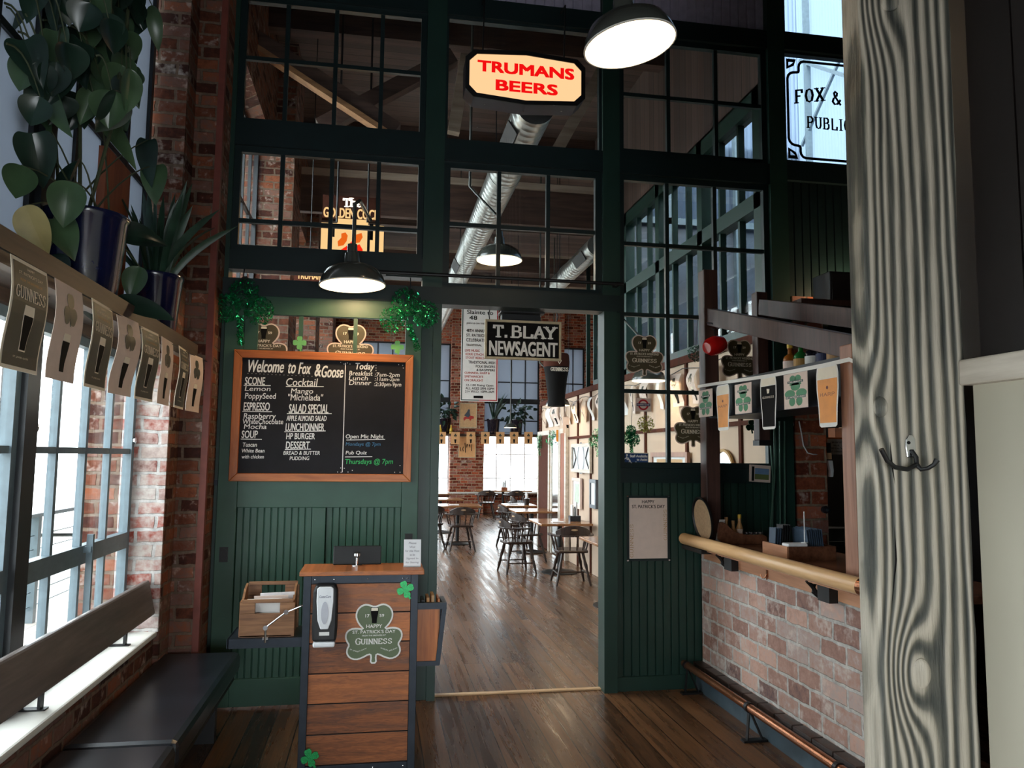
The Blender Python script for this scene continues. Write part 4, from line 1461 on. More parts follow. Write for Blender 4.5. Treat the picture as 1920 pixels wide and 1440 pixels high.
# tinsel bits on and behind those panes
x, z = F(1178, 822, 0.2)
tinsel('tinsel_shamrock', 'small green tinsel shamrock hanging edge on above the blue wheelchair notice', (x, 0.13, z), 0.2, hang=(x, 0.085, 2.205), n=1000, lobes=((0, .3, .2), (-.08, .02, .26), (.1, -.05, .25)), hook=0.3, seed=8)
x, z = F(1205, 796, 0.2)
tinsel('tinsel_ball', 'fuzzy lime green tinsel ball hanging under the roundel card', (x, 0.13, z), 0.16, 'tinsellime', hang=(x, 0.085, 2.205), lobes=((0, 0, .42),), n=700, stem=False, hook=0.3, seed=9)
x, z = F(1298, 665, 0.2)
tinsel('tinsel_ball', 'fuzzy dark green tinsel ball behind the glass near the tall bar post', (x, 0.13, z), 0.16, 'tinseldark', hang=(x, 0.085, 2.8), lobes=((0, 0, .42),), n=700, stem=False, hook=0.3, seed=10)
x, z = F(1391, 800, 0.2)
small_clover(front(x, 0.045, z), 0.05, 'tinseldark', 'dark green clover on the glass under the hanging bar shelf', 3)


# ================================================================== HOST STAND
sx0, sx1, sf, sb = -0.37, 0.243, -1.24, -0.98
hs = thing('host_stand', 'wooden host stand with a black steel frame and plank front before the doorway', 'host stand', ((sx0 + sx1) / 2, (sf + sb) / 2, 0))
for x in (sx0, sx1 - 0.04):
    for y in (sf, sb - 0.04):
        MB().box(x, x + 0.04, y, y + 0.04, 0, 1.05).build('leg', 'steel', hs, bevel=0.002)
for z0, z1, nm in ((1.005, 1.05, 'top_frame'), (0.02, 0.06, 'bottom_frame')):
    f_ = MB()
    f_.box(sx0 + 0.04, sx1 - 0.04, sf, sf + 0.04, z0, z1).box(sx0 + 0.04, sx1 - 0.04, sb - 0.04, sb, z0, z1)
    for x in (sx0, sx1 - 0.04):
        f_.box(x, x + 0.04, sf + 0.04, sb - 0.04, z0, z1)
    f_.build(nm, 'steel', hs, bevel=0.002)
pn = MB()
for i in range(6):
    z0 = 0.06 + i * 0.1575
    pn.box(sx0 + 0.04, sx1 - 0.04, sf + 0.012, sf + 0.03, z0, z0 + 0.1555)
pn.build('front_panel', 'standwood', hs, bevel=0.0015)
for x in (sx0 + 0.012, sx1 - 0.03):
    MB().box(x, x + 0.018, sf + 0.04, sb - 0.04, 0.06, 1.005).build('side_panel', 'crate', hs)
MB().box(sx0 - 0.02, sx1 + 0.03, sf - 0.03, sb + 0.02, 1.05, 1.074).build('top', 'standwood', hs, bevel=0.003)
rv = MB()
for x in (sx0 + 0.06, sx0 + 0.16, -0.03, 0.16, sx1 - 0.06):
    rv.lathe([(0, 0), (0.005, 0.0), (0.004, 0.004), (0, 0.005)], 8, (x, sf, 1.028), Matrix.Rotation(R(90), 4, 'X'))
for x in (-0.15, 0.02, 0.18):
    rv.lathe([(0, 0), (0.005, 0.0), (0.004, 0.004), (0, 0.005)], 8, (x, sf, 0.04), Matrix.Rotation(R(90), 4, 'X'))
rv.build('rivet', 'chrome', hs)
# metal side shelf fixed to the stand
MB().box(-0.76, sx0, -1.16, -0.86, 0.698, 0.71).box(-0.76, sx0, -1.165, -1.155, 0.660, 0.71).box(-0.765, -0.755, -1.165, -0.86, 0.660, 0.71).build('side_shelf', 'steel', hs)
# side pocket
f_ = MB()
f_.box(sx1, 0.405, -1.20, -1.175, 0.85, 0.885).box(0.38, 0.405, -1.175, -1.0, 0.85, 0.885).bar((0.393, -1.188, 0.86), (0.36, -1.188, 0.55), 0.025, 0.025, (0, 1, 0)).bar((0.393, -1.012, 0.86), (0.36, -1.012, 0.55), 0.025, 0.025, (0, 1, 0)).box(sx1, 0.37, -1.20, -1.175, 0.545, 0.57)
f_.build('pocket_frame', 'steel', hs)
pk = MB()
pk.box(sx1, 0.358, -1.19, -1.178, 0.57, 0.85).box(sx1, 0.358, -1.022, -1.01, 0.57, 0.85).box(0.358, 0.368, -1.178, -1.022, 0.57, 0.90)
pk.build('side_pocket', 'orangewoodv', hs)
for i, (a, m_) in enumerate(((0.275, 'black'), (0.303, 'orangepaper'), (0.330, 'oldpaper'))):
    o = MB().box(a - .008, a + .008, -1.165, -1.035, 0.58, 0.895 + 0.012 * i).build('menu', m_)
    tag(o, ('black covered menu standing in the host stand side pocket', 'tan menu in the middle of the host stand side pocket', 'pale tan menu at the outer edge of the host stand side pocket')[i], 'menu', 'menus in the side pocket')

# things on the stand
fm4 = front(-0.250, sf + 0.012, 0.675)
t = thing('soap_dispenser', 'black and grey wall dispenser fixed to the front of the host stand', 'dispenser', (-0.250, sf, 0.66))
bo = [(-.062, .04), (.062, .04), (.066, .12), (.064, .30), (.05, .335), (-.05, .335), (-.064, .30), (-.066, .12)]
MB(fm4).prism(bo, 0, 0.075).build('body', 'black', t, bevel=0.012)
MB(fm4).prism([(-.02, .105), (.02, .105), (.036, .15), (.044, .25), (.043, .315), (.03, .325), (-.03, .325), (-.043, .315), (-.044, .25), (-.036, .15)], 0.07, 0.082).build('cover', 'white', t, bevel=0.004)
MB(fm4).disc(0, .19, .019, .058, 0.082, 0.084, 24).build('window', 'stainless', t)
MB(fm4).prism([(-.056, .012), (.056, .012), (.058, .038), (-.058, .038)], 0.005, 0.088).build('push_bar', 'white', t, bevel=0.008)
put(MB(fm4), 'GuestCare', -.03, .268, .03, .282, .0826, 0.0, .2).build('lettering', 'navyink', t)
MB(fm4).rect(-.026, .072, .026, .09, .074, .0765).build('label_plate', 'paper', t)
shamrock_sign(front(0.010, sf + 0.0115, 0.735), 0.315, 'sage green shamrock sign with white lettering fixed to the front of the host stand', 'DAY', 'signgreen')
for px, py, lab in ((760, 1105, 'glittery green felt clover at the top corner of the host stand front'), (581, 1420, 'glittery green felt clover at the bottom corner of the host stand front')):
    x, z = F(px, py, sf)
    small_clover(front(x, sf - 0.002 if px < 600 else sf + 0.005, z) @ Matrix.Rotation(R(20), 4, 'Z'), 0.05, 'glitter', lab)
t = thing('tablet', 'black tablet on a chrome ball stand on the host stand top', 'tablet', (-0.10, -1.03, 1.074))
MB(front(-0.095, -1.01, 1.125) @ Matrix.Rotation(R(-12), 4, 'X')).rect(-.135, -.05, .135, .055, -.012, 0).build('case', 'black', t, bevel=0.004)
MB().lathe([(.03, 0), (.03, .006), (.008, .01), (.008, .045), (.02, .055), (.02, .07), (0, .078)], 16, (-0.095, -1.06, 1.074)).build('stand', 'chrome', t, smooth=True)
t = thing('notice_card', 'white upright please wait notice standing on the host stand corner near the doorway', 'notice', (0.215, -1.1, 1.074))
fm4 = front(0.212, -1.14, 1.074) @ Matrix.Rotation(R(-6), 4, 'X')
MB(fm4).rect(-.048, 0, .048, .152, -0.004, 0).rect(-.048, 0, .048, .006, -0.05, 0).build('card', 'white', t)
lt = MB(fm4)
for i, s_ in enumerate(('Please', 'Wait', 'for the Host', 'to be', 'Signed In', 'for Seating')):
    wd = (.021, .016, .04, .014, .034, .036)[i]
    put(lt, s_, -wd, .126 - i * .0215, wd, .138 - i * .0215, .001, 0, .15)
lt.build('lettering', 'greyink', t)
t = thing('menu_crate', 'brown wooden carry crate with cut-out handles on the metal side shelf', 'crate', (-0.565, -1.01, 0.71))
for y, h in ((-1.13, .20), (-0.90, .26)):
    cr = MB(front(-0.565, y, 0.71))
    cr.rect(-.145, 0, .145, h - .075, -.012, 0).rect(-.145, h - .075, -.065, h - .02, -.012, 0).rect(.065, h - .075, .145, h - .02, -.012, 0).rect(-.135, h - .02, .135, h, -.012, 0)
    cr.build('side', 'crate', t, bevel=0.002)
for x in (-0.707, -0.435):
    cr = MB(fr((x, -1.016, 0.71), (0, 1, 0), (0, 0, 1)))
    cr.prism([(-.102, 0), (.104, 0), (.104, .255), (.03, .235), (-.03, .19), (-.102, .185)], -.006, .006)
    cr.build('end', 'crate', t)
MB().box(-0.705, -0.435, -1.13, -0.91, 0.71, 0.718).build('bottom', 'crate', t)
for i in range(3):
    o = MB(fr((-0.585 + i * .03, -1.05 + i * .03, 0.718), (1, .1 * i, 0), (0, -.25, 1))).rect(-.09, 0, .09, .19 + .012 * i, 0, .004).build('menu_sheet', ('paper', 'pinkpaper', 'napkin')[i])
    tag(o, ('white folded sheet at the front inside the wooden carry crate', 'cream sheet in the middle inside the wooden carry crate', 'pale sheet leaning highest inside the wooden carry crate')[i], 'sheet', 'papers in the crate')
t = thing('folding_clamp', 'bright jointed metal arm clamped to the side shelf in front of the wooden crate', 'metal arm', (-0.56, -1.17, 0.710))
A = [(-0.565, -1.175, 0.690), (-0.565, -1.175, 0.770)]
MB().tube(A, 0.007, 8).box(-.58, -.55, -1.18, -1.15, 0.705, 0.718).build('clamp', 'chrome', t)
MB().bar((-0.565, -1.178, 0.770), (-0.46, -1.178, 0.850), 0.010, 0.022, (0, 1, 0)).build('lower_arm', 'chrome', t, bevel=0.003)
MB().bar((-0.46, -1.178, 0.850), (-0.378, -1.16, 0.880), 0.010, 0.018, (0, 1, 0)).build('upper_arm', 'chrome', t, bevel=0.003)
jt = MB()
for p_ in ((-0.565, -1.178, 0.770), (-0.46, -1.178, 0.850)):
    jt.lathe([(0, -.012), (.013, -.012), (.013, .012), (0, .012)], 12, p_, Matrix.Rotation(R(90), 4, 'X'))
jt.build('joint', 'chrome', t)

# ================================================================== BENCH under the window
t = thing('bench', 'long black vinyl cushioned bench against the brick wall below the window', 'bench', (-1.04, -2.3, 0))
for y0, y1 in ((-2.0, -0.45), (-3.55, -2.012)):
    MB().box(-1.265, -0.80, y0, y1, 0.36, 0.48).build('cushion', 'leather', t, bevel=0.03)
MB().box(-1.26, -0.83, -3.5, -0.48, 0.31, 0.36).build('seat_board', 'black', t)
for y in (-0.62, -2.0, -3.3):
    MB().box(-1.25, -0.90, y - 0.03, y + 0.03, 0, 0.31).build('leg', 'black', t)
MB().box(-1.265, -1.23, -3.5, -0.48, 0.0, 0.31).build('back_panel', 'black', t)
t = thing('sill_rail', 'grey brown wooden back rail on brackets along the window sill', 'rail', (-1.33, -2.2, 0.652))
MB(fr((-1.30, -2.10, 0.85), (0, 1, 0), (-.22, 0, 1))).rect(-1.45, -.10, 1.44, .10, -.022, .022).build('board', 'benchback', t, bevel=0.012)
for y in (-0.98, -2.06, -3.1):
    b_ = MB()
    b_.bar((-1.325, y, 0.655), (-1.322, y, 0.84), 0.035, 0.012, (1, 0, 0)).box(-1.42, -1.30, y - 0.02, y + 0.02, 0.652, 0.658)
    b_.bar((-1.40, y, 0.658), (-1.345, y, 0.80), 0.03, 0.01, (1, 0, 0))
    b_.build('bracket', 'black', t)


# ================================================================== PLANTS on the shelf
def leaf(mb, base, d, up, L, Wd, fold=0.18, droop=0.25, notch=True):
    base, d, up = Vector(base), Vector(d).normalized(), Vector(up)
    sd = d.cross(up).normalized()
    up = sd.cross(d).normalized()
    prof = [(0.0, .30), (-.06, .62), (.06, .92), (.25, 1.0), (.48, .86), (.7, .58), (.88, .25), (1.0, 0)] if notch else [(0, .1), (.04, .45), (.16, .82), (.36, 1.0), (.58, .92), (.78, .62), (.92, .25), (1.0, 0)]
    mid, l_, r_ = [], [], []
    for f, q in prof:
        g = max(f, 0)
        z = -droop * L * g * g
        mid.append(mb.v(base + d * (L * (g if notch else g)) + up * (z - fold * Wd * .3 * q)))
        l_.append(mb.v(base + d * (L * f) + up * (z + fold * Wd * q * .5) + sd * (Wd / 2 * q)))
        r_.append(mb.v(base + d * (L * f) + up * (z + fold * Wd * q * .5) - sd * (Wd / 2 * q)))
    for i in range(len(prof) - 1):
        mb.f([mid[i], l_[i], l_[i + 1], mid[i + 1]])
        mb.f([mid[i], mid[i + 1], r_[i + 1], r_[i]])


def pot(t, c, r, h, mat='navy'):
    prof = [(0, 0), (r * .8, 0), (r * .82, .01), (r * 1.0, h - .03), (r * 1.05, h - .02), (r * 1.05, h), (r * .97, h), (r * .93, h - .04), (0, h - .04)]
    MB().lathe(prof, 32, c).build('pot', mat, t, smooth=True)
    MB().lathe([(0, h - .045), (r * .92, h - .045), (r * .92, h - .035), (0, h - .03)], 20, c).build('soil', 'soil', t)


r1 = random.Random(5)
pc = Vector((-1.275, -0.98, 2.36))
t = thing('snake_plant', 'spiky snake plant in a navy blue pot at the brick pier end of the shelf', 'potted plant', pc)
pot(t, pc, 0.15, 0.34)
mb = MB()
for i in range(26):
    a = r1.uniform(0, 6.28)
    rr = r1.uniform(.01, .09)
    b0 = pc + Vector((rr * math.cos(a), rr * math.sin(a), .31))
    L_ = r1.uniform(.35, .68)
    out = r1.uniform(.05, .5)
    d = Vector((math.cos(a) * out, math.sin(a) * out, 1)).normalized()
    sd = d.cross(Vector((-math.sin(a + .6), math.cos(a + .6), 0))).normalized()
    wv = r1.uniform(.02, .032)
    prev = None
    for k in range(7):
        f = k / 6
        p_ = b0 + d * L_ * f + Vector((math.cos(a), math.sin(a), -.35)) * (out * .42 * f * f * L_ * 2)
        ww = wv * (0.6 + .6 * f) * (1 - f ** 4)
        cur = (mb.v(p_ - sd * ww), mb.v(p_ + sd.cross(d) * ww * .3), mb.v(p_ + sd * ww))
        if prev:
            mb.f([prev[0], prev[1], cur[1], cur[0]])
            mb.f([prev[1], prev[2], cur[2], cur[1]])
        prev = cur
mb.build('foliage', 'blade', t, smooth=True)

pc = Vector((-1.27, -2.05, 2.36))
t = thing('trailing_plant', 'big leafed trailing plant in a navy blue pot on the window shelf', 'potted plant', pc)
pot(t, pc, 0.165, 0.36)
fol, lite, yel, stm = MB(), MB(), MB(), MB()


def U2(px, py, Y):
    return U(px, py, Y=Y)


def sprig(start, end, kind, L_, Wd, up=(0.3, -1, 0.4), hang=None, droop=.2):
    start, end = Vector(start), Vector(end)
    mid = (start + end) / 2 + Vector((0, 0, .10))
    q = [start * (1 - f) ** 2 + mid * (2 * f * (1 - f)) + end * f * f for f in (0, .2, .4, .6, .8, 1)]
    stm.tube(q, [.005, .0045, .004, .0035, .003, .0022], 6)
    d = hang or ((end - mid).normalized() * .4 + Vector((0.1, -.1, -1)))
    leaf(kind, end, d, Vector(up) + Vector((r1.gauss(0, .45), r1.gauss(0, .35), r1.gauss(0, .45))), L_, Wd, fold=r1.uniform(.1, .45), droop=r1.uniform(.05, .45), notch=r1.random() < .4)


heart = pc + Vector((0, 0, .33))
# leaves read off the photograph, each at its own depth
for px, py, Y, kd, L_, Wd, dx in (
    (45, 75, -2.5, fol, .17, .15, (.1, 0, -1)), (48, 385, -2.45, yel, .19, .13, (.25, 0, -1)), (30, 110, -2.3, fol, .16, .12, (-.2, 0, -1)),
    (150, 300, -2.2, fol, .22, .20, (.05, 0, -1)), (130, 340, -2.45, lite, .17, .14, (0, 0, -1)), (290, 310, -1.5, lite, .2, .14, (.25, 0, -1)),
    (278, 262, -1.6, fol, .22, .12, (-.1, 0, -1)), (225, 130, -1.9, fol, .14, .13, (.2, 0, -1)), (240, 125, -1.6, lite, .15, .17, (.1, 0, -1)),
    (75, 215, -2.2, lite, .16, .13, (0, 0, -1)), (190, 220, -1.9, lite, .26, .10, (.4, .2, -.8)), (80, 480, -2.35, fol, .16, .22, (.1, 0, -1)),
    (262, 500, -1.7, lite, .16, .12, (0, 0, -1)), (215, 560, -1.9, fol, .26, .10, (1, .3, -.2)), (175, 545, -2.0, fol, .14, .12, (.3, 0, -1)),
    (230, 440, -1.9, fol, .2, .13, (1, .2, .1)), (60, 250, -2.5, fol, .2, .15, (0, 0, -1)), (130, 170, -2.1, fol, .17, .14, (.1, 0, -1)),
    (160, 90, -2.0, fol, .16, .14, (0, 0, -1)), (100, 30, -2.2, fol, .15, .13, (.2, 0, -1)), (210, 20, -1.9, fol, .18, .13, (.1, 0, -1)), (285, 10, -1.6, lite, .2, .08, (.5, 0, -.8)),
    (200, 60, -1.8, fol, .17, .15, (-.2, 0, -1)), (20, 20, -2.4, fol, .16, .14, (0, 0, -1)), (170, 30, -2.1, lite, .15, .12, (.3, 0, -1)), (60, 130, -2.1, fol, .18, .14, (-.1, 0, -1)),
    (120, 100, -1.9, fol, .17, .15, (.2, 0, -1)), (15, 180, -2.3, fol, .17, .14, (.2, 0, -1)), (165, 175, -1.8, lite, .15, .11, (.3, 0, -1)), (95, 150, -2.3, fol, .15, .12, (0, 0, -1)),
    (100, 410, -2.3, lite, .18, .14, (.4, 0, -1)), (40, 310, -2.6, lite, .15, .12, (.1, 0, -1)), (200, 150, -2.0, fol, .16, .13, (.1, 0, -1)), (140, 20, -1.8, fol, .16, .14, (-.2, 0, -1)),
):
    end = U2(px, py, Y)
    st = heart + Vector((r1.uniform(-.08, .08), r1.uniform(-.08, .08), 0))
    if py < 190:
        st = Vector((end.x - .1, end.y + r1.uniform(-.1, .2), min(4.0, end.z + r1.uniform(.1, .3))))
    sprig(st, end, kd, L_, Wd, (r1.uniform(.1, .5), -1, r1.uniform(.1, .6)), Vector(dx) + Vector((r1.gauss(0, .25), r1.gauss(0, .25), 0)))
for _ in range(105):
    px, py = r1.uniform(-60, 245), r1.uniform(-90, 190)
    end = U2(px, py, r1.uniform(-2.5, -1.5))
    if end.x < -1.36:
        end.x = -1.36 + r1.uniform(0, .1)
    st = Vector((end.x - .06, end.y + r1.uniform(-.2, .2), end.z + r1.uniform(.08, .3)))
    sprig(st, end, r1.choice((fol, fol, lite)), r1.uniform(.11, .18), r1.uniform(.09, .15), (r1.uniform(.1, .6), -1, r1.uniform(0, .6)), Vector((r1.uniform(-.4, .5), r1.uniform(-.3, .3), -1)))
for a, b in (((150, 350), (120, -20)), ((110, 360), (60, 20)), ((170, 380), (240, 20))):
    stm.tube([heart, U2(*a, -2.1), U2((a[0] + b[0]) / 2 + 15, (a[1] + b[1]) / 2, -2.0), U2(*b, -1.9)], .008, 6)
for b_, nm, m_ in ((fol, 'foliage', 'leaf'), (lite, 'light_foliage', 'leaflight'), (yel, 'yellowed_leaf', 'leafyellow')):
    o = b_.build(nm, m_, t, smooth=True)
    sb_ = o.modifiers.new('rounding', 'SUBSURF')
    sb_.levels = sb_.render_levels = 2
stm.build('stems', 'stem', t)


# ================================================================== BUNTING along the window shelf
def card(mat4, w, h, kind, parent, name='card', wave=0.0):
    """one hanging card: its sheet (curled by wave) and the printed picture on it"""
    mb = MB(mat4)
    n = 9
    rows = []
    for i in range(n):
        v_ = -h * i / (n - 1)
        b_ = wave * math.sin(i / (n - 1) * 5.0)
        rows.append([(-w / 2, v_, b_), (w / 2, v_, b_), (w / 2, v_, b_ - .002), (-w / 2, v_, b_ - .002)])
    vs = [[mb.v(p_) for p_ in r_] for r_ in rows]
    for a, b in zip(vs, vs[1:]):
        for i in range(4):
            j = (i + 1) % 4
            mb.f([a[i], a[j], b[j], b[i]])
    mb.f(vs[0])
    mb.f(vs[-1][::-1])
    base = {'dark': 'cream', 'clover': 'pinkpaper', 'orange': 'orangepaper', 'plain': 'paper', 'plainorange': 'orangepaper'}[kind]
    c = mb.build(name, base, parent)
    if kind.startswith('plain'):
        return c

    def at(v_):
        i = min(max(-v_ / h, 0), 1)
        return wave * math.sin(i * 5.0)

    def warped():
        class WM(MB):
            def v(s, p):
                return s.b.verts.new(s.m @ Vector((p[0], p[1], p[2] + at(p[1]))))
        return WM(mat4)
    if kind == 'dark':
        g = warped()
        for i in range(8):
            v0, v1 = -.035 * h - .93 * h * i / 8, -.035 * h - .93 * h * (i + 1) / 8
            g.f([g.v((-w * .46, v0, .001)), g.v((w * .46, v0, .001)), g.v((w * .46, v1, .001)), g.v((-w * .46, v1, .001))])
        g.build('print', 'oliveprint', c)
        q = warped()
        pint_shape(q, 0, -h * .82, h * .42, .0015, .002)
        serif(q, 'GUINNESS', -w * .40, -h * .36, w * .40, -h * .24, .002, .12)
        put(q, 'HAPPY', -w * .1, -h * .085, w * .1, -h * .06, .002)
        put(q, "ST. PATRICK'S DAY", -w * .33, -h * .14, w * .33, -h * .11, .002)
        put(q, 'ST. JAMES GATE', -w * .2, -h * .89, w * .2, -h * .87, .002)
        q.build('lettering', 'cream', c)
        q = warped()
        put(q, 'FROM THE BREWERS OF', -w * .3, -h * .2, w * .3, -h * .175, .002)
        q.build('gold_lettering', 'goldink', c)
        pint_shape(warped(), 0, -h * .82, h * .42, .002, .0026, 'body').build('pint', 'ink', c)
    else:
        g = warped()
        k = .2 * w if kind == 'orange' else .26 * w
        g.prism(clover_pts(0, -h * .27, k), .0008, .0016)
        g.prism([(-.012 * w, -h * .3), (.012 * w, -h * .3), (.05 * w, -h * .43), (.02 * w, -h * .43)], .0008, .0015)
        g.build('clover', 'oliveprint', c)
        pint_shape(warped(), 0, -h * .92, h * .42, .0008, .0015, 'body').build('pint', 'ink', c)
        if kind == 'clover':
            pint_shape(warped(), 0, -h * .92, h * .42, .0008, .0015, 'head').build('foam', 'cream', c)
    return c


t = thing('bunting', 'string of dark and cream printed pint cards along the window shelf edge', 'bunting', (-1.09, -1.7, 2.27))
MB().tube([(-1.085, -3.2, 2.283), (-1.085, -2.2, 2.276), (-1.085, -1.2, 2.272), (-1.082, -0.45, 2.28)], 0.003, 5).build('cord', 'black', t)
for i in range(8):
    y = -0.75 - i * 0.325 + (0.01 if i % 2 else 0)
    card(onleft(-1.08, y, 2.28) @ Matrix.Rotation(R((-4, 3, 2, -2, -3, 2, 1, 0)[i]), 4, 'Y'), 0.255, 0.335, 'clover' if i % 2 == 0 else 'dark', t, wave=(0.008, .01, .006, .012, .016, .01, .01, .01)[i])


# ================================================================== BAR
bar = thing('bar_counter', 'brick fronted bar counter with a round pale wooden arm rail', 'bar counter', (2.75, -1.15, 0))
MB().box(2.43, 2.62, -2.4, -0.01, 0.0, 1.0).build('brick_front', 'brickbar', bar)
kb = MB().box(2.375, 2.43, -2.4, -0.01, 0.0, 0.17)
kb.build('kick_board', flat('worn_blue_paint', (58, 72, 80), 0.6, var=0.35, scale=7), bar)
lg = MB()
for i in range(12):
    lg.box(2.355, 2.43, -2.4 + i * .2, -2.4 + i * .2 + .196, 0.17, 0.20)
lg.build('ledge', 'darkwood', bar, bevel=0.006)
MB().box(2.385, 2.43, -2.4, -0.16, 0.965, 1.045).build('apron', 'apron', bar, bevel=0.003)
MB().box(2.37, 3.05, -2.4, -0.012, 1.045, 1.085).build('countertop', 'counter', bar, bevel=0.006)
MB().box(2.62, 2.66, -2.4, -0.012, 0.0, 1.045).build('inner_panel', 'kitchen', bar)
MB().tube([(2.285, -0.03, 1.10), (2.285, -2.2, 1.10)], 0.042, 18).build('arm_rail', 'railwood', bar, smooth=True)
MB().tube([(2.285, -2.2, 1.10), (2.285, -2.33, 1.10), (2.33, -2.42, 1.10), (2.40, -2.44, 1.10)], 0.044, 18).build('rail_elbow', 'copper', bar, smooth=True)
MB().box(2.30, 2.372, -2.4, -0.03, 1.045, 1.062).build('rail_board', 'apron', bar)
for y in (-0.22, -0.62, -1.75):
    b_ = MB()
    if y == -0.22:
        b_.box(2.26, 2.385, -0.40, -0.04, 1.03, 1.058)
    else:
        b_.box(2.335, 2.385, y - 0.09, y + 0.02, 0.955, 1.045)
        b_.prism([(0, 0), (0, 0)], 0, 0) if False else None
        b_.tube([(2.384, y + .06, 0.97), (2.35, y + .06, 0.99), (2.33, y + .06, 1.02), (2.30, y + .06, 1.05)], 0.012, 8)
        b_.tube([(2.384, y + .09, 1.04), (2.36, y + .09, 1.02), (2.345, y + .08, 0.985), (2.384, y + .07, 0.95)], 0.009, 8)
    b_.build('rail_bracket', 'black', bar)
fo = thing('foot_rail', 'copper tube foot rail on black brackets along the foot of the bar', 'foot rail', (2.25, -1.2, 0))
MB().tube([(2.262, -0.06, 0.20), (2.262, -1.07, 0.20)], 0.025, 14).build('tube', 'copper', fo, smooth=True)
MB().tube([(2.262, -1.075, 0.20), (2.262, -2.35, 0.20)], 0.025, 14).build('tube', 'copper', fo, smooth=True)
for y in (-0.12, -1.07, -2.0):
    b_ = MB()
    b_.ring(0, 0, .02, .029, -.012, .012, 16) if False else None
    b_.m = fr((2.262, y, 0.20), (1, 0, 0), (0, 0, 1))
    b_.ring(0, 0, 0.024, 0.031, -0.014, 0.014, 18)
    b_.m = Matrix.Identity(4)
    b_.bar((2.262, y, 0.178), (2.245, y, 0.012), 0.028, 0.006, (1, 0, 0)).bar((2.27, y, 0.178), (2.345, y, 0.012), 0.028, 0.006, (1, 0, 0)).box(2.215, 2.37, y - 0.025, y + 0.025, 0, 0.012)
    b_.build('bracket', 'black', fo)
for y, lab in ((-1.10, 'small dark double hook on the wooden apron under the middle of the bar arm rail'),):
    h = MB(onright(2.384, y, 1.0))
    h.rect(-.01, -.02, .01, .02, 0, .004)
    for s_ in (-1, 1):
        h.tube([(0, -.005, .004), (s_ * .012, -.03, .012), (s_ * .03, -.033, .02), (s_ * .04, -.012, .022)], .0035, 6)
    tag(h.build('coat_hook', 'copper'), lab, 'hook')

gt = thing('bar_gantry', 'brown wooden gantry of posts and sloping beams over the bar', 'gantry', (2.65, -1.0, 1.085))
MB().box(2.39, 2.50, -0.21, -0.10, 1.085, 3.12).build('post', 'postbrown', gt, bevel=0.006)
MB().box(2.40, 2.51, -2.0, -1.89, 1.085, 2.30).build('post', 'postlight', gt, bevel=0.006)
MB().box(2.84, 2.93, -0.16, -0.07, 1.84, 2.98).build('post', 'postbrown', gt, bevel=0.006)
MB().bar((2.44, -0.20, 2.76), (2.44, -2.15, 2.235), 0.06, 0.125).build('beam', 'postbrown', gt, bevel=0.004)
MB().bar((2.88, -0.16, 2.86), (2.88, -2.15, 2.36), 0.06, 0.12).build('beam', 'postbrown', gt, bevel=0.004)
hsf = thing('hanging_shelf', 'black boxed shelf hung between the bar posts, holding bottles', 'shelf', (2.62, -1.05, 1.995))
MB().box(2.43, 2.45, -1.885, -0.215, 2.03, 2.25).box(2.45, 2.80, -1.885, -0.215, 2.225, 2.25).box(2.45, 2.80, -1.885, -0.215, 2.03, 2.05).build('body', 'black', hsf)
MB().box(2.41, 2.81, -1.885, -0.215, 1.995, 2.03).build('shelf_edge', 'steel', hsf)
MB().box(2.835, 2.935, -0.165, -0.065, 1.80, 1.84).build('post_foot', 'black', gt)
tag(MB().box(2.94, 3.85, -0.62, -0.0, 2.80, 2.84).build('speaker_shelf', 'postbrown'), 'brown board shelf under the black speaker against the dark green panelling', 'shelf')
t = thing('speaker', 'black box speaker on the shelf in front of the dark green panelling', 'speaker', (3.47, -0.24, 2.84))
MB().box(3.33, 3.61, -0.36, -0.12, 2.84, 3.12).build('cabinet', 'black', t, bevel=0.01)
MB().box(3.345, 3.595, -0.366, -0.36, 2.855, 3.105).build('grille', 'siding', t)
t = thing('uplight', 'small clip light tucked behind the speaker shining on the panelling', 'lamp', (3.72, -0.10, 2.84))
MB().lathe([(.03, 0), (.03, .01), (.012, .015), (.012, .06), (.035, .09), (.04, .13), (.036, .13), (.03, .092), (0, .08)], 16, (3.72, -0.10, 2.84)).build('shade', 'black', t, smooth=True)
l = bpy.data.lights.new('lamp_light', 'POINT')
l.energy = 14
l.color = (1, .72, .42)
l.shadow_soft_size = .02
lo = bpy.data.objects.new('lamp_light', l)
C.objects.link(lo)
lo.parent = t
lo.location = (0, 0, .15)
cbm = MB()
cbm.tube([(3.05, -.2, 2.846), (3.15, -.3, 2.87), (3.25, -.22, 2.90), (3.33, -.2, 2.87)], .006, 6).tube([(2.96, -.3, 2.846), (3.06, -.35, 2.88), (3.14, -.28, 2.85)], .006, 6)
tag(cbm.build('speaker_cable', 'black'), 'black cable looping beside the speaker on its shelf', 'cable')

t = thing('ceiling_light', 'plain round light fixed to the kitchen ceiling behind the bar', 'lamp', (4.0, 0.9, 2.95))
MB().lathe([(.09, .05), (.09, .0), (.08, -.02), (0, -.03)], 20, (4.0, .9, 2.95)).build('diffuser', glow('kitchen_diffuser', (255, 226, 190), 6), t)
l = bpy.data.lights.new('lamp_light', 'POINT')
l.energy = 14
l.color = (1, .85, .66)
l.shadow_soft_size = .08
lo = bpy.data.objects.new('lamp_light', l)
C.objects.link(lo)
lo.parent = t
lo.location = (0, 0, -.12)

